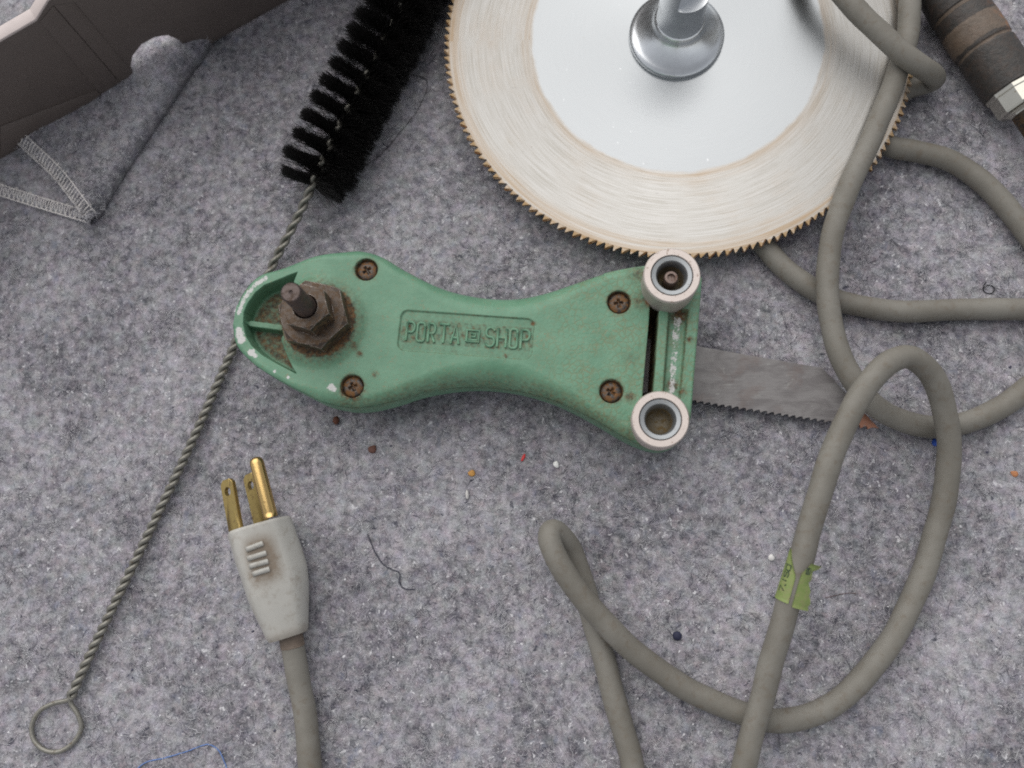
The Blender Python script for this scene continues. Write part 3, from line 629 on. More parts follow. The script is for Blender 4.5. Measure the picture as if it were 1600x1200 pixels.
# screws
def screw(c, zz, rot):
    na, nr = 48, 16; th = np.linspace(0, 2 * np.pi, na, endpoint=False); r = np.linspace(0, 3.35, nr)
    R2, T2 = np.meshgrid(r, th, indexing='ij'); x = R2 * np.cos(T2 + rot); y = R2 * np.sin(T2 + rot)
    h = 0.55 * (1 - (R2 / 3.35) ** 4)
    cross = np.minimum(np.maximum(np.abs(np.cos(rot) * x + np.sin(rot) * y) - 0.42, np.abs(-np.sin(rot) * x + np.cos(rot) * y) - 1.5), np.maximum(np.abs(-np.sin(rot) * x + np.cos(rot) * y) - 0.42, np.abs(np.cos(rot) * x + np.sin(rot) * y) - 1.5))
    h = h - 1.1 * (1 - ss(-0.25, 0.12, cross))
    Vt = TW(np.stack([c[0] + x, c[1] + y], -1).reshape(-1, 2), (zz + h).ravel()); Vs = TW(np.stack([c[0] + x[-1], c[1] + y[-1]], -1), np.full(na, zz - 1.6))
    Fq = gridfaces(nr, na, closev=True).tolist(); n1 = nr * na
    Fq += [[(nr - 1) * na + k, n1 + k, n1 + (k + 1) % na, (nr - 1) * na + (k + 1) % na] for k in range(na)]
    return obj('screw', np.vstack([Vt, Vs]), Fq, M_SCREW, saw)
for c, zz, rot in zip(wc, ztop_at, (0.7, 0.5, 0.2, 1.1)): screw(c, zz - 1.7, rot)
# nuts and spindle
def hexnut(name, c, rot, af, z0, z1, mat, bore):
    n = 120; th = np.linspace(0, 2 * np.pi, n, endpoint=False); m = (th + np.pi / 6) % (np.pi / 3) - np.pi / 6
    rho = af / 2 / np.cos(m); zc = z1 - np.maximum(rho - af / 2 * 0.99, 0) * 0.55; rg = [(rho, np.full(n, z0)), (rho, zc), (np.minimum(rho, af / 2 * 0.99), np.full(n, z1)), (np.full(n, bore + 0.35), np.full(n, z1 + 0.02)), (np.full(n, bore), np.full(n, z1 - 1.0))]
    V = np.vstack([TW(np.stack([c[0] + r_ * np.cos(th + rot), c[1] + r_ * np.sin(th + rot)], 1), zz) for r_, zz in rg])
    Fq = gridfaces(len(rg), n, closev=True)[:, ::-1].tolist() + [list(range(n))]
    return obj(name, V, Fq, mat, saw, True, sharp=28)
NC = TL(497, 499, 26.5)
obj('washer', *lathe([(10.4, 26.2), (10.4, 27.3), (10.1, 27.6), (6, 27.6)], TW(NC, np.array(0.0)).ravel()[:3], segs=64, capa=False), M_NUT, saw, True, sharp=40)
n1 = hexnut('hex_nut', NC, 0.38, 20.8, 27.4, 33.6, M_NUT, 6.5); n1['label'] = 'larger lower rusty hex nut'
n2 = hexnut('hex_nut', NC, 0.36, 13.6, 33.4, 42.0, M_NUT, 3.75); n2['label'] = 'smaller upper rusty hex nut'
rS = 0.5 * np.linalg.norm(U(460, 456, 57) - U(427, 456, 57))
obj('spindle', *lathe([(rS + 0.3, 27), (rS + 0.3, 44), (rS, 44.5), (rS, 56.6), (rS - 0.5, 57.2), (0.7, 57.3), (0.3, 56.9), (0.001, 56.8)], TW(NC, np.array(0.0)).ravel()[:3], segs=40), mat_rusty('worn_spindle_steel', (0.105, 0.082, 0.076), (0.09, 0.05, 0.03), 0.45, 0.75, 0.40), saw, True, sharp=40)
# rollers
M_ALU = mat_ringmetal('dull_pinkish_aluminium', (0.60, 0.53, 0.49), rough=0.52, metal=0.45, lo=0.58)
M_RACE = mat_ringmetal('grey_steel_race', (0.30, 0.315, 0.325), (0.20, 0.15, 0.10), 0.42, 0.75, 0.58)
M_WELL = mat_rusty('grimy_bore', (0.20, 0.17, 0.12), (0.22, 0.15, 0.06), 0.5, 0.3, 0.55)
for (px, py, pr, ztp, bolt) in [(1050, 430, 45, 36.0, True), (1032, 655, 45.5, 31.5, False)]:
    c = U(px, py, ztp); R_ = np.linalg.norm(U(px + pr, py, ztp) - c); zb_ = 23.0
    c0 = c * [1, 1, 0]
    rl = obj('roller', *lathe([(R_ * 0.96, zb_), (R_ * 0.985, zb_ + 0.4), (R_ * 0.985, ztp - 2.4), (R_, ztp - 2.2), (R_, ztp - 0.45), (R_ * 0.96, ztp), (R_ * 0.755, ztp), (R_ * 0.74, ztp - 0.2), (R_ * 0.74, ztp - 1.6)], c0, segs=96, capb=False), M_ALU, saw, True, sharp=40)
    obj('race', *lathe([(R_ * 0.75, ztp - 1.8), (R_ * 0.715, ztp - 0.35), (R_ * 0.70, ztp - 0.15), (R_ * 0.56, ztp - 0.35), (R_ * 0.53, ztp - 0.8), (R_ * 0.50, ztp - 2.5), (R_ * 0.47, ztp - 4.2)], c0, segs=72, capa=False, capb=False), M_RACE, rl, True, sharp=40)
    obj('bore', *lathe([(R_ * 0.49, ztp - 3.4), (R_ * 0.44, ztp - 6.8), (R_ * 0.40, ztp - 7.4), (R_ * 0.36, ztp - 8.2), (0.05, ztp - 8.2)], c0, segs=48, capa=False), M_WELL, rl)
    if bolt:
        obj('bolt', *lathe([(R_ * 0.25, ztp - 7.6), (R_ * 0.25, ztp - 2.6), (R_ * 0.22, ztp - 2.2), (R_ * 0.14, ztp - 2.15), (R_ * 0.12, ztp - 3.2), (0.01, ztp - 3.2)], c0, segs=36), mat_rusty('bolt_brown_steel', (0.20, 0.15, 0.13), (0.2, 0.1, 0.06), 0.4, 0.6, 0.4), rl, True, sharp=40)
# reciprocating blade
def mat_blade():
    t = NT('stained_blade_steel')
    k = t.noise(0.16, 5, 0.65, t.stretch((0.6, 1.5, 1)), 0.6); k2 = t.noise(0.5, 4, 0.7)
    c = t.mix(t.ramp(k, 0.36, 0.64), (0.135, 0.125, 0.125), (0.19, 0.18, 0.178))
    c = t.mix(t.math('MULTIPLY', t.ramp(t.noise(0.13, 4, 0.65), 0.50, 0.66), 0.4), c, (0.13, 0.092, 0.08))
    c = t.mix(t.math('MULTIPLY', t.ramp(t.noise(0.2, 5, 0.7, t.stretch((0.7, 1.4, 3)), 1.0), 0.60, 0.68), 0.45), c, (0.30, 0.30, 0.285))
    gr_ = t.noise(1.0, 3, 0.7, t.stretch((0.12, 2.2, 1)))
    c = t.mix(t.math('MULTIPLY', t.ramp(gr_, 0.55, 0.72), 0.35), c, (0.27, 0.26, 0.255))
    c = t.mix(t.math('MULTIPLY', t.ramp(gr_, 0.45, 0.30), 0.45), c, (0.075, 0.07, 0.07))
    tp3 = (U(1360, 664, 5.0) - TO)
    dd_ = t.n('ShaderNodeVectorMath', {0: t.mm, 1: tuple(float(q_) for q_ in tp3)}, operation='DISTANCE').outputs['Value']
    c = t.mix(t.math('MULTIPLY', t.math('SUBTRACT', 1.0, t.ramp(dd_, 3.0, 6.5)), t.ramp(k2, 0.25, 0.5)), c, (0.26, 0.115, 0.07))
    return t.out(Base_Color=c, Metallic=0.3, Roughness=0.48, Normal=t.bump(k2, 0.06, 0.6))
zB = 5.0
q = [U(x, y, zB) for x, y in [(1000, 527), (1090, 541), (1285, 575), (1373, 669)]]
e0_, e1_ = U(1366, 672, zB), U(1000, 616, zB); L_ = np.linalg.norm(e1_ - e0_); dv = (e1_ - e0_) / L_; nv_ = np.array([-dv[1], dv[0], 0]); nv_ = nv_ * np.sign((q[1] - e0_) @ nv_)
tps = []; nt_ = int(L_ / 2.35)
for k in range(nt_):
    s0 = k * L_ / nt_; w = L_ / nt_
    tps += [e0_ + dv * s0 + nv_ * 0.95, e0_ + dv * (s0 + w * 0.35) + nv_ * 0.8, e0_ + dv * (s0 + w * 0.85), ]
pts = np.array(q + tps + [e1_ + nv_ * 0.9]); V, Fc = prism(pts, np.array([0, 0, -1.1]))
tip = np.clip(1 - np.linalg.norm(V - q[3], axis=1) / 9, 0, 1)
# subdivide finely enough for the tip tint: add it as its own small part instead
M_BL = mat_blade(); obj('saw_blade', V, Fc, M_BL, saw, False)

# ------------------------------------------------------------------ bottle brush
br_o = U(372, 520, 0)
brush = thing('wire_brush', 'black bristled bottle brush on a twisted wire handle ending in a ring', 'brush', br_o)
M_WIRE = mat_rusty('dull_galvanised_wire', (0.26, 0.25, 0.22), (0.16, 0.12, 0.08), 0.22, 0.6, 0.45)
ax = cr([U(*p) for p in [(109, 1092, 2.0), (150, 1003, 2.0), (240, 817, 2.0), (300, 690, 2.0), (352, 572, 2.2), (385, 500, 2.8), (428, 410, 4.5), (462, 345, 8.0), (487, 292, 11.5), (521, 218, 13), (549, 164, 13.2), (576, 114, 13.4), (610, 46, 13.6), (640, -14, 13.8), (690, -115, 14)]], 0.45)
T, N, B = frames(ax); sl_ = np.arange(len(ax)) * 0.45
pit = np.interp(sl_, [0, 130, 150, 260], [6.6, 7.2, 9.5, 10.0]); ph = np.cumsum(2 * np.pi / pit * 0.45)
hand = []
for s_ in (0, np.pi):
    hand.append(tube(ax + 0.86 * (np.cos(ph + s_)[:, None] * N + np.sin(ph + s_)[:, None] * B), 0.88, 9))
obj('twisted_handle', *join(hand), M_WIRE, brush)
rg = cr([U(*p) for p in [(112, 1087, 2.4), (106, 1094, 2.2), (84, 1099, 1.5), (62, 1111, 1.2), (50, 1133, 1.0), (53, 1156, 1.0), (70, 1172, 1.0), (93, 1174, 1.0), (115, 1160, 1.0), (127, 1138, 1.1), (122, 1117, 1.5), (111, 1099, 2.0), (112, 1088, 2.6)]], 0.5)
obj('ring_loop', *tube(rg, 0.82, 12), M_WIRE, brush)
def bristles():
    i0 = int(np.argmin(np.linalg.norm(ax - U(489, 290, 11.6), axis=1))); Ls = sl_[-1] - sl_[i0]
    n = 24000; s = rng.uniform(0, Ls - 1, n); side = rng.integers(0, 2, n) * np.pi
    # two helical rows of tufts: pitch so that a tuft shows every 7 mm
    phi = -2 * np.pi * s / 14.6 + side + rng.normal(0, 0.35, n) + 2.35
    idx = np.clip(i0 + (s / 0.45).astype(int), 0, len(ax) - 1)
    t_, n_, b_ = T[idx], N[idx], B[idx]
    d = np.cos(phi)[:, None] * n_ + np.sin(phi)[:, None] * b_
    d = d + t_ * (rng.normal(-0.04, 0.05, n))[:, None]; wild = rng.uniform(0, 1, n) < 0.05; d[wild] += rng.normal(0, 0.30, (wild.sum(), 3)); d /= np.linalg.norm(d, axis=1)[:, None]
    ln = 14.0 * (1 - 0.11 * rng.random(n)) * np.where(wild, rng.uniform(0.8, 1.12, n), 1) * (0.82 + 0.18 * ss(0, 6, s))
    r = 0.095; p0 = ax[idx] + d * 0.8; p1 = p0 + d * (ln * 0.5)[:, None]; p2 = p0 + d * ln[:, None] + rng.normal(0, 0.25, (n, 3))
    for pnt in (p1, p2): pnt[:, 2] = np.where(pnt[:, 2] < 0.4, 0.4 + 0.9 * rng.random(n), pnt[:, 2])
    e1 = np.cross(d, t_); e1 /= np.linalg.norm(e1, axis=1)[:, None]; e2 = np.cross(d, e1)
    rows = []
    for pnt, k in ((p0, 1.0), (p1, 1.0), (p2, 0.7)):
        for a_ in (0, 2.094, 4.189): rows.append(pnt + r * k * (math.cos(a_) * e1 + math.sin(a_) * e2))
    V = np.stack(rows, 1).reshape(-1, 3); b_i = (np.arange(n) * 9)[:, None]
    q = []
    for lv in (0, 3):
        for a_ in range(3): q.append(np.concatenate([b_i + lv + a_, b_i + lv + (a_ + 1) % 3, b_i + lv + 3 + (a_ + 1) % 3, b_i + lv + 3 + a_], 1))
    return V, np.vstack(q)
V, q = bristles()
bo = obj('bristles', V, q, simple('black_bristle', (0.011, 0.010, 0.010), 0.42, 0, 0.3, 0.3, 0, 0.35), brush); bo['kind'] = 'stuff'

# ------------------------------------------------------------------ power cord with plug
cord_o = U(1245, 900, 0)
cord = thing('power_cord', 'grey rubber power cord with three prong plug, coiled loosely across the felt', 'power cord', cord_o)
CP = [(452, 985, 8.2), (457, 1015, 7.2), (468, 1070, 5.2), (479, 1130, 4.2), (486, 1210, 4.0), (490, 1330, 4), (600, 1460, 4), (850, 1450, 4), (985, 1330, 4), (991, 1210, 4),
      (972, 1135, 4), (953, 1065, 4), (932, 990, 4.0), (913, 920, 4.4), (896, 865, 7.0), (878, 838, 11.5), (862, 828, 15.0), (860, 848, 17), (880, 892, 16.5), (913, 938, 14.5), (960, 989, 11.5), (1015, 1036, 8), (1080, 1080, 5.2), (1150, 1112, 4.0), (1225, 1126, 4),
      (1305, 1098, 4), (1375, 1026, 4), (1431, 925, 4.4), (1466, 820, 6.5), (1482, 720, 11), (1476, 640, 17), (1458, 590, 23), (1428, 560, 28), (1400, 561, 30), (1370, 582, 30.5), (1338, 626, 30.5), (1305, 700, 29.5), (1274, 795, 27), (1246, 890, 23.5),
      (1221, 980, 19.5), (1194, 1080, 14.5), (1174, 1150, 12), (1155, 1225, 10), (1130, 1350, 5), (1260, 1500, 4), (1600, 1420, 4), (1800, 1000, 4), (1760, 640, 4), (1690, 545, 4), (1612, 600, 4), (1566, 635, 4), (1512, 660, 4), (1455, 667, 4.2),
      (1405, 655, 6.0), (1362, 628, 9.0), (1325, 582, 10.5), (1301, 520, 11.5), (1293, 450, 12.2), (1298, 385, 12.8), (1318, 312, 14), (1352, 235, 15), (1388, 155, 15), (1411, 85, 15), (1420, 30, 15), (1418, -40, 15), (1390, -150, 15), (1320, -190, 18), (1265, -130, 22), (1290, -45, 24), (1340, 18, 24),
      (1396, 70, 23), (1434, 100, 20.5), (1456, 116, 15), (1460, 124, 9), (1447, 130, 4.8), (1415, 140, 4), (1385, 165, 4), (1374, 200, 4), (1390, 228, 4), (1430, 236, 4), (1480, 250, 4), (1530, 281, 4), (1570, 320, 4), (1606, 365, 4), (1660, 440, 4), (1650, 482, 4), (1600, 483, 4), (1520, 483, 4), (1430, 487, 4), (1350, 479, 4), (1290, 462, 4), (1238, 430, 4), (1198, 388, 4), (1165, 340, 4), (1130, 270, 4), (1050, 200, 4)]
CPW = np.array([U(*p) for p in CP]); CPATH = cr(CPW, 1.1)
for _ in range(2): CPATH[1:-1] = 0.25 * CPATH[:-2] + 0.5 * CPATH[1:-1] + 0.25 * CPATH[2:]
RC = 3.8
ii = np.arange(len(CPATH)); CPATH += np.stack([0.16 * np.sin(ii * 0.11 + 1) + 0.10 * np.sin(ii * 0.31), 0.16 * np.sin(ii * 0.13) + 0.10 * np.sin(ii * 0.27 + 2), 0 * ii], 1)
cb = obj('cable', *tube(CPATH, RC * (1 + 0.012 * np.sin(ii * 0.21) + 0.010 * np.sin(ii * 0.53 + 1)), 20), M_CORD, cord)
jb_ = int(np.argmin(np.linalg.norm(CPATH - U(453, 1000, 7.8), axis=1)))
obj('cable_collar', *tube(CPATH[max(jb_ - 6, 0):jb_ + 3], RC + 0.18, 20), simple('brown_stained_rubber', (0.15, 0.115, 0.09), 0.6, 0, 0.35, 0.6, 0.08), cord)
# torn green tag round the raised strand
def mat_tag():
    t = NT('faded_green_paper'); k = t.noise(0.4, 4, 0.6)
    c = t.mix(k, (0.135, 0.195, 0.05), (0.225, 0.275, 0.09)); c = t.mix(t.math('MULTIPLY', t.ramp(t.noise(0.7, 4, 0.7), 0.45, 0.65), 0.6), c, (0.24, 0.22, 0.11))
    return t.out(Base_Color=c, Roughness=0.6, Normal=t.bump(t.noise(1.2, 3), 0.08, 0.6))
ti = int(np.argmin(np.linalg.norm(CPATH - U(1243, 903, 23), axis=1))); TT = nrm(CPATH[ti - 3] - CPATH[ti + 3])     # towards the top of the photo
vd = nrm(CAMP - CPATH[ti]); side = nrm(np.cross(TT, vd)); upv = np.cross(side, TT)
if side[0] < 0: side = -side
M_TAG = mat_tag()
def tag_flap(edgeL, edgeR, hs, curl):
    """sheet wrapped on the cable between two angle curves (deg from camera side, + = right)"""
    ns, na = len(hs), 14; Vt = []
    for off in (0.12, 0.30):
        for k, h in enumerate(hs):
            base = CPATH[ti] + TT * h
            for u_ in np.linspace(0, 1, na):
                an = math.radians(edgeL[k] * (1 - u_) + edgeR[k] * u_); cu = curl[k] * u_ ** 2 if curl[k] > 0 else -curl[k] * (1 - u_) ** 2
                Vt.append(base + (RC + off + cu) * (math.sin(an) * side + math.cos(an) * upv))
    n_ = ns * na; g_ = gridfaces(ns, na)
    rimv = [[k * na, (k + 1) * na, n_ + (k + 1) * na, n_ + k * na] for k in range(ns - 1)] + [[k * na + na - 1, n_ + k * na + na - 1, n_ + (k + 1) * na + na - 1, (k + 1) * na + na - 1] for k in range(ns - 1)] + \
           [[k, n_ + k, n_ + k + 1, k + 1] for k in range(na - 1)] + [[(ns - 1) * na + k, (ns - 1) * na + k + 1, n_ + (ns - 1) * na + k + 1, n_ + (ns - 1) * na + k] for k in range(na - 1)]
    return np.array(Vt), np.vstack([g_, g_[:, ::-1] + n_, np.array(rimv)])
hsv = np.linspace(7.6, -8.2, 15); f = np.linspace(0, 1, 15)
tg = obj('paper_tag', *tag_flap(np.full(15, -150.0), np.interp(f, [0, 0.45, 1], [-62, 3, 8]) - 4, hsv, np.interp(f, [0, 0.2, 1], [-1.6, -0.3, -0.1])), M_TAG, cord); tg['label'] = 'dull green left flap with dark lettering'
hsv2 = np.linspace(5.6, -8.8, 13); f = np.linspace(0, 1, 13)
tg2 = obj('paper_tag', *tag_flap(np.interp(f, [0, .25, 0.5, 1], [52, 18, 18, 22]), np.interp(f, [0, .35, .5, 1], [80, 75, 72, 88]), hsv2, np.interp(f, [0, 0.15, .4, 0.75, 1], [2.2, 0.4, 0.3, 2.0, 2.3]) + 0.3 * np.sin(np.arange(13) * 2.1)), M_TAG, cord); tg2['label'] = 'faded olive right flap with torn edge'
M_INK = simple('dark_green_ink', (0.03, 0.05, 0.03), 0.6, 0, 0.2, 0.5, 0)
def ink(strokes, h0, an0, hsz, asz):
    parts = []
    for stq in strokes:
        P3 = []
        for u_, v_ in stq:
            an = math.radians(an0 + asz * (1 - v_)); P3.append(CPATH[ti] + TT * (h0 - hsz * u_ * -1) + (RC + 0.31) * (math.sin(an) * side + math.cos(an) * upv))
        P3 = np.array(P3)
        if len(P3) == 2: P3 = np.array([P3[0], P3.mean(0), P3[1]])
        parts.append(tube(P3, 0.2, 6))
    return join(parts)
# reads along the cable from bottom to top: 7 , I S d
tx = []
for gl, h0, hz_ in [([[(0, 1), (1, 1), (0.35, 0)]], -6.6, 1.7), ([[(0.2, 0.15), (0.5, -0.15)]], -4.3, 1.0), ([[(0.5, 0), (0.5, 1)]], -3.2, 1.2), (GL['S'], -1.4, 1.8), ([O_, [(1, 0), (1, 1.5)]], 1.0, 1.7)]:
    tx.append(ink([[(1 - 0 if False else u_, v_) for u_, v_ in st_] for st_ in gl], h0 * 0.9 + 0.4, -58, hz_, 26))
obj('printed_lettering', *join(tx), M_INK, tg)
obj('printed_lettering', *join([ink([O_], 2.2, 36, 1.9, 20), ink([[(0, 0.5), (1, 0.6)]], 2.2, 36, 1.9, 20)]), M_INK, tg2)

# plug body: loft of rounded sections
pf, pe = U(405, 820, 10), U(451, 995, 8.3)
pax = nrm(pe - pf); plen = np.linalg.norm(pe - pf)
pr_ = nrm(np.cross(pax, [0, 0, 1])); pr_ = pr_ * np.sign(pr_[0]); pu = np.cross(pr_, pax); pu = pu * np.sign(pu[2])
roll = math.radians(22)
pr2 = math.cos(roll) * pr_ - math.sin(roll) * pu; pu2 = math.sin(roll) * pr_ + math.cos(roll) * pu     # top face leans to the right
NA = 72; th = np.linspace(0, 2 * np.pi, NA, endpoint=False)
S_ = [(0.0, 10.1, 8.6, 4.5), (0.6, 10.6, 9.1, 4.5), (5, 10.7, 9.2, 4.5), (12, 10.9, 9.2, 4.2), (18, 10.7, 9.2, 4), (23, 10.2, 9.0, 3.6), (28, 9.2, 8.5, 3.2), (33, 8.0, 7.8, 2.8), (37, 7.1, 7.2, 2.6), (plen - 0.5, 6.7, 6.8, 2.5), (plen, 6.4, 6.5, 2.5)]
S_ = np.array(S_); sv = np.unique(np.r_[0, 0.3, 0.6, np.linspace(1.2, plen - 0.5, 60), plen - 0.2, plen])
V = []
for s in sv:
    a_, b_, e_ = [np.interp(s, S_[:, 0], S_[:, k]) for k in (1, 2, 3)]
    c_, s__ = np.cos(th), np.sin(th)
    x_ = a_ * np.sign(c_) * np.abs(c_) ** (2 / e_); y_ = b_ * np.sign(s__) * np.abs(s__) ** (2 / e_)
    # right shoulder slopes away, as on the photographed plug
    y_ = y_ - 2.6 * ss(2.5, 10, x_) * (y_ > 0) * 1.0
    shift = np.interp(s, [0, plen * .45, plen], [0.0, 1.0, 0.0])
    V.append(pf + pax * s + np.outer(x_ + shift, pr2) + np.outer(y_, pu2))
PV = np.vstack(V); PF = gridfaces(len(sv), NA, closev=True)
tl = np.repeat(sv, NA)
dp = (PV - pf) @ pu2; dx = (PV - pf) @ pr2
dirt_shade = np.where(dp > 3, np.exp(-((dx + 2.6) / 4.6) ** 4 - ((tl - 12.0) / 7.5) ** 4) * 1.25, 0) + 0.5 * ss(plen - 4, plen, tl)
cap = [list(range(NA))[::-1], [(len(sv) - 1) * NA + k for k in range(NA)]]
plug = obj('plug_body', PV, [list(r_) for r_ in PF] + cap, M_PLUG, cord, True, attrs={'dirt_shade': dirt_shade}, sharp=60)
bmf = bmesh.new(); bmf.from_mesh(plug.data); bmesh.ops.recalc_face_normals(bmf, faces=bmf.faces); bmf.to_mesh(plug.data); bmf.free()
bv = BVHTree.FromPolygons([tuple(p) for p in PV], [tuple(map(int, r_)) for r_ in PF])
def onplug(px, py):
    h = bv.ray_cast(Vector(CAMP), Vector(nrm(ray(px, py)))); return np.array(h[0]) if h[0] else U(px, py, 15)
for (xa, ya), (xb, yb_) in [((385, 859), (411, 849)), ((387, 873), (416, 864)), ((390, 885), (419, 877)), ((395, 897), (421, 889))]:
    pp_ = np.array([onplug(xa + (xb - xa) * t_, ya + (yb_ - ya) * t_) for t_ in np.linspace(0, 1, 7)])
    obj('grip_ridge', *tube(pp_ + [0, 0, 0.2], 0.92, 8), M_PLUG, plug, True, attrs={'dirt_shade': np.zeros(7 * 8)})
M_BRASS = mat_ringmetal('tarnished_brass', (0.46, 0.34, 0.13), (0.14, 0.09, 0.045), 0.33, 0.95, 0.55)
gdir = nrm(math.sin(math.radians(58)) * pr_ + math.cos(math.radians(58)) * pu)
def prong(base, tipp, name):
    a = nrm(tipp - base); L = np.linalg.norm(tipp - base); w = nrm(gdir - (gdir @ a) * a); n = np.cross(a, w); hwid = 3.1
    hc = L - 4.2; na = 56; th = np.linspace(0, 2 * np.pi, na, endpoint=False); outr = []
    for t_ in th:
        dx_, dy_ = math.cos(t_), math.sin(t_); ks = []
        if dx_ > 1e-9: ks.append((L - hc) / dx_)
        if dx_ < -1e-9: ks.append((hc + 2.5) / -dx_)
        if abs(dy_) > 1e-9: ks.append(hwid / abs(dy_))
        k = min(ks); x_, y_ = dx_ * k, dy_ * k
        ov = max(0, x_ - (L - hc - 1.8)); y_ = np.clip(y_, -(hwid - 0.85 * ov * ov / 1.8), hwid - 0.85 * ov * ov / 1.8); outr.append((x_, y_))
    outr = np.array(outr); inn = np.stack([np.cos(th) * 1.55, np.sin(th) * 1.55], 1)
    def ring(q_, off): return base + np.outer(hc + q_[:, 0], a) + np.outer(q_[:, 1], w) + n * off
    V = np.vstack([ring(inn, 0.75), ring(outr * 0.97, 0.75), ring(outr, 0.6), ring(outr, -0.6), ring(outr * 0.97, -0.75), ring(inn, -0.75)])
    o = obj(name, V, gridfaces(6, na, True, True), M_BRASS, plug, True, sharp=40)
    b_ = bmesh.new(); b_.from_mesh(o.data); bmesh.ops.recalc_face_normals(b_, faces=b_.faces); b_.to_mesh(o.data); b_.free(); return o
prong(U(369, 828, 11.0), U(355, 749, 11.5), 'flat_prong'); prong(U(407, 812, 5.0), U(390, 740, 5.5), 'flat_prong')
g0, g1 = U(423, 806, 14.2), U(399, 714, 16.5); gl_ = np.linalg.norm(g1 - g0); rp = 2.35
obj('ground_pin', *lathe([(rp, -0.5), (rp, 1.3), (rp, gl_ - 2.2), (rp * .93, gl_ - 1.3), (rp * .7, gl_ - .5), (rp * .35, gl_ - .1), (.01, gl_)], g0, g1 - g0, 32), mat_ringmetal('worn_bright_brass', (0.62, 0.43, 0.18), (0.24, 0.14, 0.05), 0.30, 1.0, 0.57), plug, True)

# ------------------------------------------------------------------ worn black handle, top right corner
h0_, h1_ = U(1490, 5, 10.5), U(1606, 176, 10.5); hd = nrm(h1_ - h0_)
grip = thing('tool_handle', 'worn black handle with rusty brown bands and a shiny metal collar', 'tool handle', h0_ * [1, 1, 0])
def mat_grip():
    t = NT('scuffed_black_grip'); b = t.attr('band')
    wob = t.math('ADD', b, t.math('MULTIPLY', t.math('SUBTRACT', t.noise(0.3, 5, 0.75), 0.5), 1.1))
    k = t.noise(0.5, 5, 0.7, t.stretch((1, 1, 0.5)))
    c = t.mix(k, (0.014, 0.012, 0.011), (0.05, 0.045, 0.04))
    c = t.mix(t.ramp(wob, 0.35, 0.6), c, t.mix(k, (0.055, 0.04, 0.028), (0.19, 0.145, 0.11)))
    ru = t.math('MULTIPLY', t.math('ADD', t.math('MULTIPLY', t.attr('rust'), 0.9), 0.06), t.ramp(t.noise(0.35, 5, 0.75), 0.42, 0.62))
    c = t.mix(ru, c, t.mix(k, (0.12, 0.045, 0.015), (0.36, 0.15, 0.05)))
    return t.out(Base_Color=c, Roughness=0.5, Normal=t.bump(k, 0.5, 0.8))
pr0 = [(3.0, -9.0), (7.0, -8.6), (8.8, -7.2), (9.6, -4.5), (9.9, 0), (10.0, 3.5), (9.5, 3.9), (9.4, 5.0), (9.9, 5.4), (10.1, 8), (10.2, 12), (10.2, 17), (10.0, 20.2), (9.6, 20.6), (9.6, 21.6), (10.0, 22), (10.0, 32), (9.8, 38.0), (9.0, 38.5)]
pr0 = np.array(pr0); hh_ = np.unique(np.r_[pr0[:, 1], np.linspace(-9, 38.5, 96)]); pr1 = np.c_[np.interp(hh_, pr0[:, 1], pr0[:, 0]), hh_]
V, Fc = lathe(pr1, h0_, hd, 64)
hv = (V - h0_) @ hd
bandv = ss(9.5, 12, hv) * (1 - ss(17, 21, hv)) * 0.95 + 0.85 * np.exp(-((hv - 4.5) / 0.8) ** 2) + 0.8 * np.exp(-((hv - 21) / 0.7) ** 2)
sidev = (V - h0_ - np.outer(hv, hd)) @ nrm(np.cross(hd, [0, 0, 1])); sgn = np.sign(nrm(np.cross(hd, [0, 0, 1]))[0])
rustv = ss(2.0, 9.0, sidev * sgn) * ss(1, 4, hv) * (1 - ss(20, 26, hv)) + 0.9 * np.exp(-((hv - 4.2) / 1.6) ** 2) * ss(-2, 8, sidev * sgn)
obj('grip', V, Fc, mat_grip(), grip, True, attrs={'band': bandv, 'rust': rustv}, sharp=45)
obj('metal_collar', *lathe([(8.6, 37.8), (9.2, 38.1), (9.5, 38.5), (9.5, 39.8), (9.0, 40.2), (9.0, 45.5), (8.6, 46.2), (7.0, 46.6), (5.8, 47.5), (5.6, 48)], h0_, hd, 9), mat_ringmetal('scratched_nickel', (0.58, 0.56, 0.50), (0.16, 0.12, 0.07), 0.32, 1.0, 0.6), grip, False)
obj('shank', *lathe([(5.2, 47.6), (5.2, 82), (4.8, 82.5)], h0_, hd, 32), M_NUT, grip)

# ------------------------------------------------------------------ crumbs, flecks and threads lying on the felt
def crumb(name, label, cat, px, py, rpx, col, ar=1.0, zsq=0.6, rot=0.0):
    c = U(px, py, 0); R_ = rpx / 4.5; bm = bmesh.new(); bmesh.ops.create_icosphere(bm, subdivisions=2, radius=1)
    V = np.array([v_.co[:] for v_ in bm.verts]); Fc = [[v_.index for v_ in f_.verts] for f_ in bm.faces]; bm.free()
    kk = rng.normal(0, 1.6, (3, 3)); V *= (1 + 0.22 * np.sin(V @ kk).sum(1, keepdims=True) / 1.7 + rng.normal(0, 0.07, (len(V), 1))); V *= [R_ * ar, R_, R_ * zsq]
    c_, s_ = math.cos(rot), math.sin(rot); V[:, :2] = V[:, :2] @ np.array([[c_, s_], [-s_, c_]])
    h = float(hills(c[0], c[1])); c = np.array([c[0], c[1], h + R_ * zsq * 0.8])
    return tag(obj(name, V + c, Fc, simple(name + '_colour', col, 0.7, 0, 0.35, 1.2, 0.1), None, True, origin=c), label, cat)
crumb('rust_crumb', 'dark brown rust crumb on felt just below the green tool', 'crumb', 525, 656, 6.5, (0.10, 0.035, 0.02), 0.8, 0.7)
crumb('wood_crumb', 'brown triangular crumb lower right of the darker rust crumb', 'crumb', 582, 701, 6.5, (0.13, 0.06, 0.045), 1.1, 0.6, 0.5)
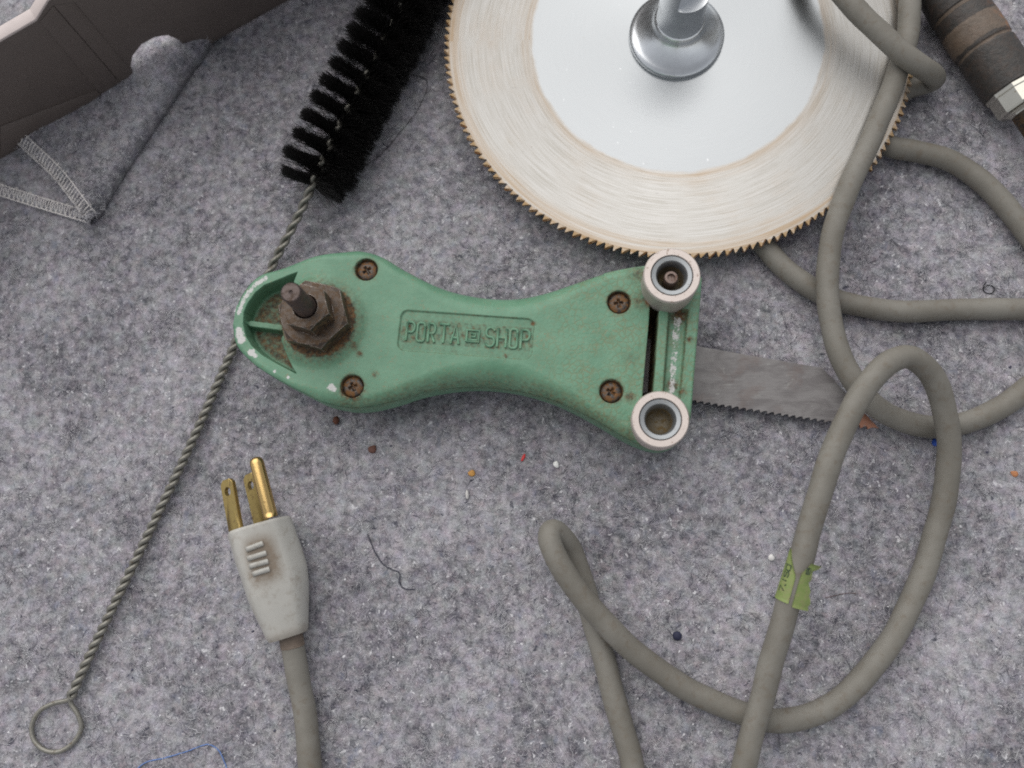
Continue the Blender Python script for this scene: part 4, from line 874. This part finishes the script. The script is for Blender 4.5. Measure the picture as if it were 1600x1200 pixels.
crumb('paint_fleck', 'bright red paint fleck on felt below the tool waist', 'fleck', 818, 714, 7.0, (0.55, 0.05, 0.05), 0.35, 0.35, -0.4)
crumb('white_chip', 'small white oval chip right of the red fleck', 'chip', 869, 726, 6.0, (0.75, 0.74, 0.72), 0.75, 0.6, 0.5)
crumb('orange_chip', 'tiny orange chip left of the red fleck', 'chip', 736, 739, 5.0, (0.50, 0.26, 0.07), 1.1, 0.5)
crumb('white_lint', 'long white lint sliver below the orange chip', 'lint', 730, 774, 7.5, (0.62, 0.60, 0.58), 0.35, 0.5, 0.1)
crumb('blue_lint', 'bright blue lint speck beside the hanging cord loop', 'lint', 1461, 691, 6.0, (0.03, 0.09, 0.42), 0.8, 0.5)
crumb('rust_flake', 'orange rust flake near the right edge of the felt', 'flake', 1586, 740, 5.0, (0.42, 0.18, 0.08), 1.2, 0.4, -0.3)
crumb('white_crumb', 'white crumb just left of the green tag', 'crumb', 1205, 871, 5.0, (0.72, 0.70, 0.68), 1.0, 0.6)
crumb('black_lint', 'round black lint ball inside the large cord loop', 'lint', 1058, 993, 7.0, (0.02, 0.022, 0.05), 1.0, 0.5)
def thread(name, label, pp, col, r=0.2):
    q = cr([np.r_[U(x, y, 0)[:2], 0] for x, y in pp], 0.5); q[:, 2] = hills(q[:, 0], q[:, 1]) + 0.25 + 0.15 * np.sin(np.arange(len(q)) * 0.5); q[:, :2] += np.cumsum(rng.normal(0, 0.035, (len(q), 2)), 0)
    V, Fc = tube(q, r, 6); return tag(obj(name, V, Fc, simple(name + '_colour', col, 0.8, 0, 0.2, 1, 0), None, True, origin=q[len(q) // 2]), label, 'thread')
thread('dark_thread', 'wavy dark grey thread on felt right of the plug', [(574, 835), (585, 860), (597, 878), (612, 888), (625, 894), (626, 908), (632, 918), (650, 920)], (0.05, 0.05, 0.07), 0.22)
thread('blue_thread', 'pale blue thread at the bottom edge right of the wire ring', [(212, 1205), (228, 1191), (255, 1184), (285, 1176), (310, 1166), (328, 1161), (345, 1172), (352, 1188), (357, 1205)], (0.12, 0.20, 0.42), 0.22)
thread('black_curl', 'tiny black curled hair by the straight cord at right', [(1541, 441), (1537, 449), (1541, 457), (1552, 458), (1556, 450), (1547, 446), (1538, 452)], (0.02, 0.02, 0.025), 0.2)
thread('brown_hair', 'thin brown hair beside the green tag', [(1290, 934), (1310, 930), (1325, 927), (1338, 928)], (0.12, 0.08, 0.08), 0.13)
thread('black_hair', 'thin black hair running below the bristles to the disc', [(560, 265), (595, 240), (625, 205), (655, 165), (665, 130), (640, 118)], (0.03, 0.03, 0.03), 0.12)
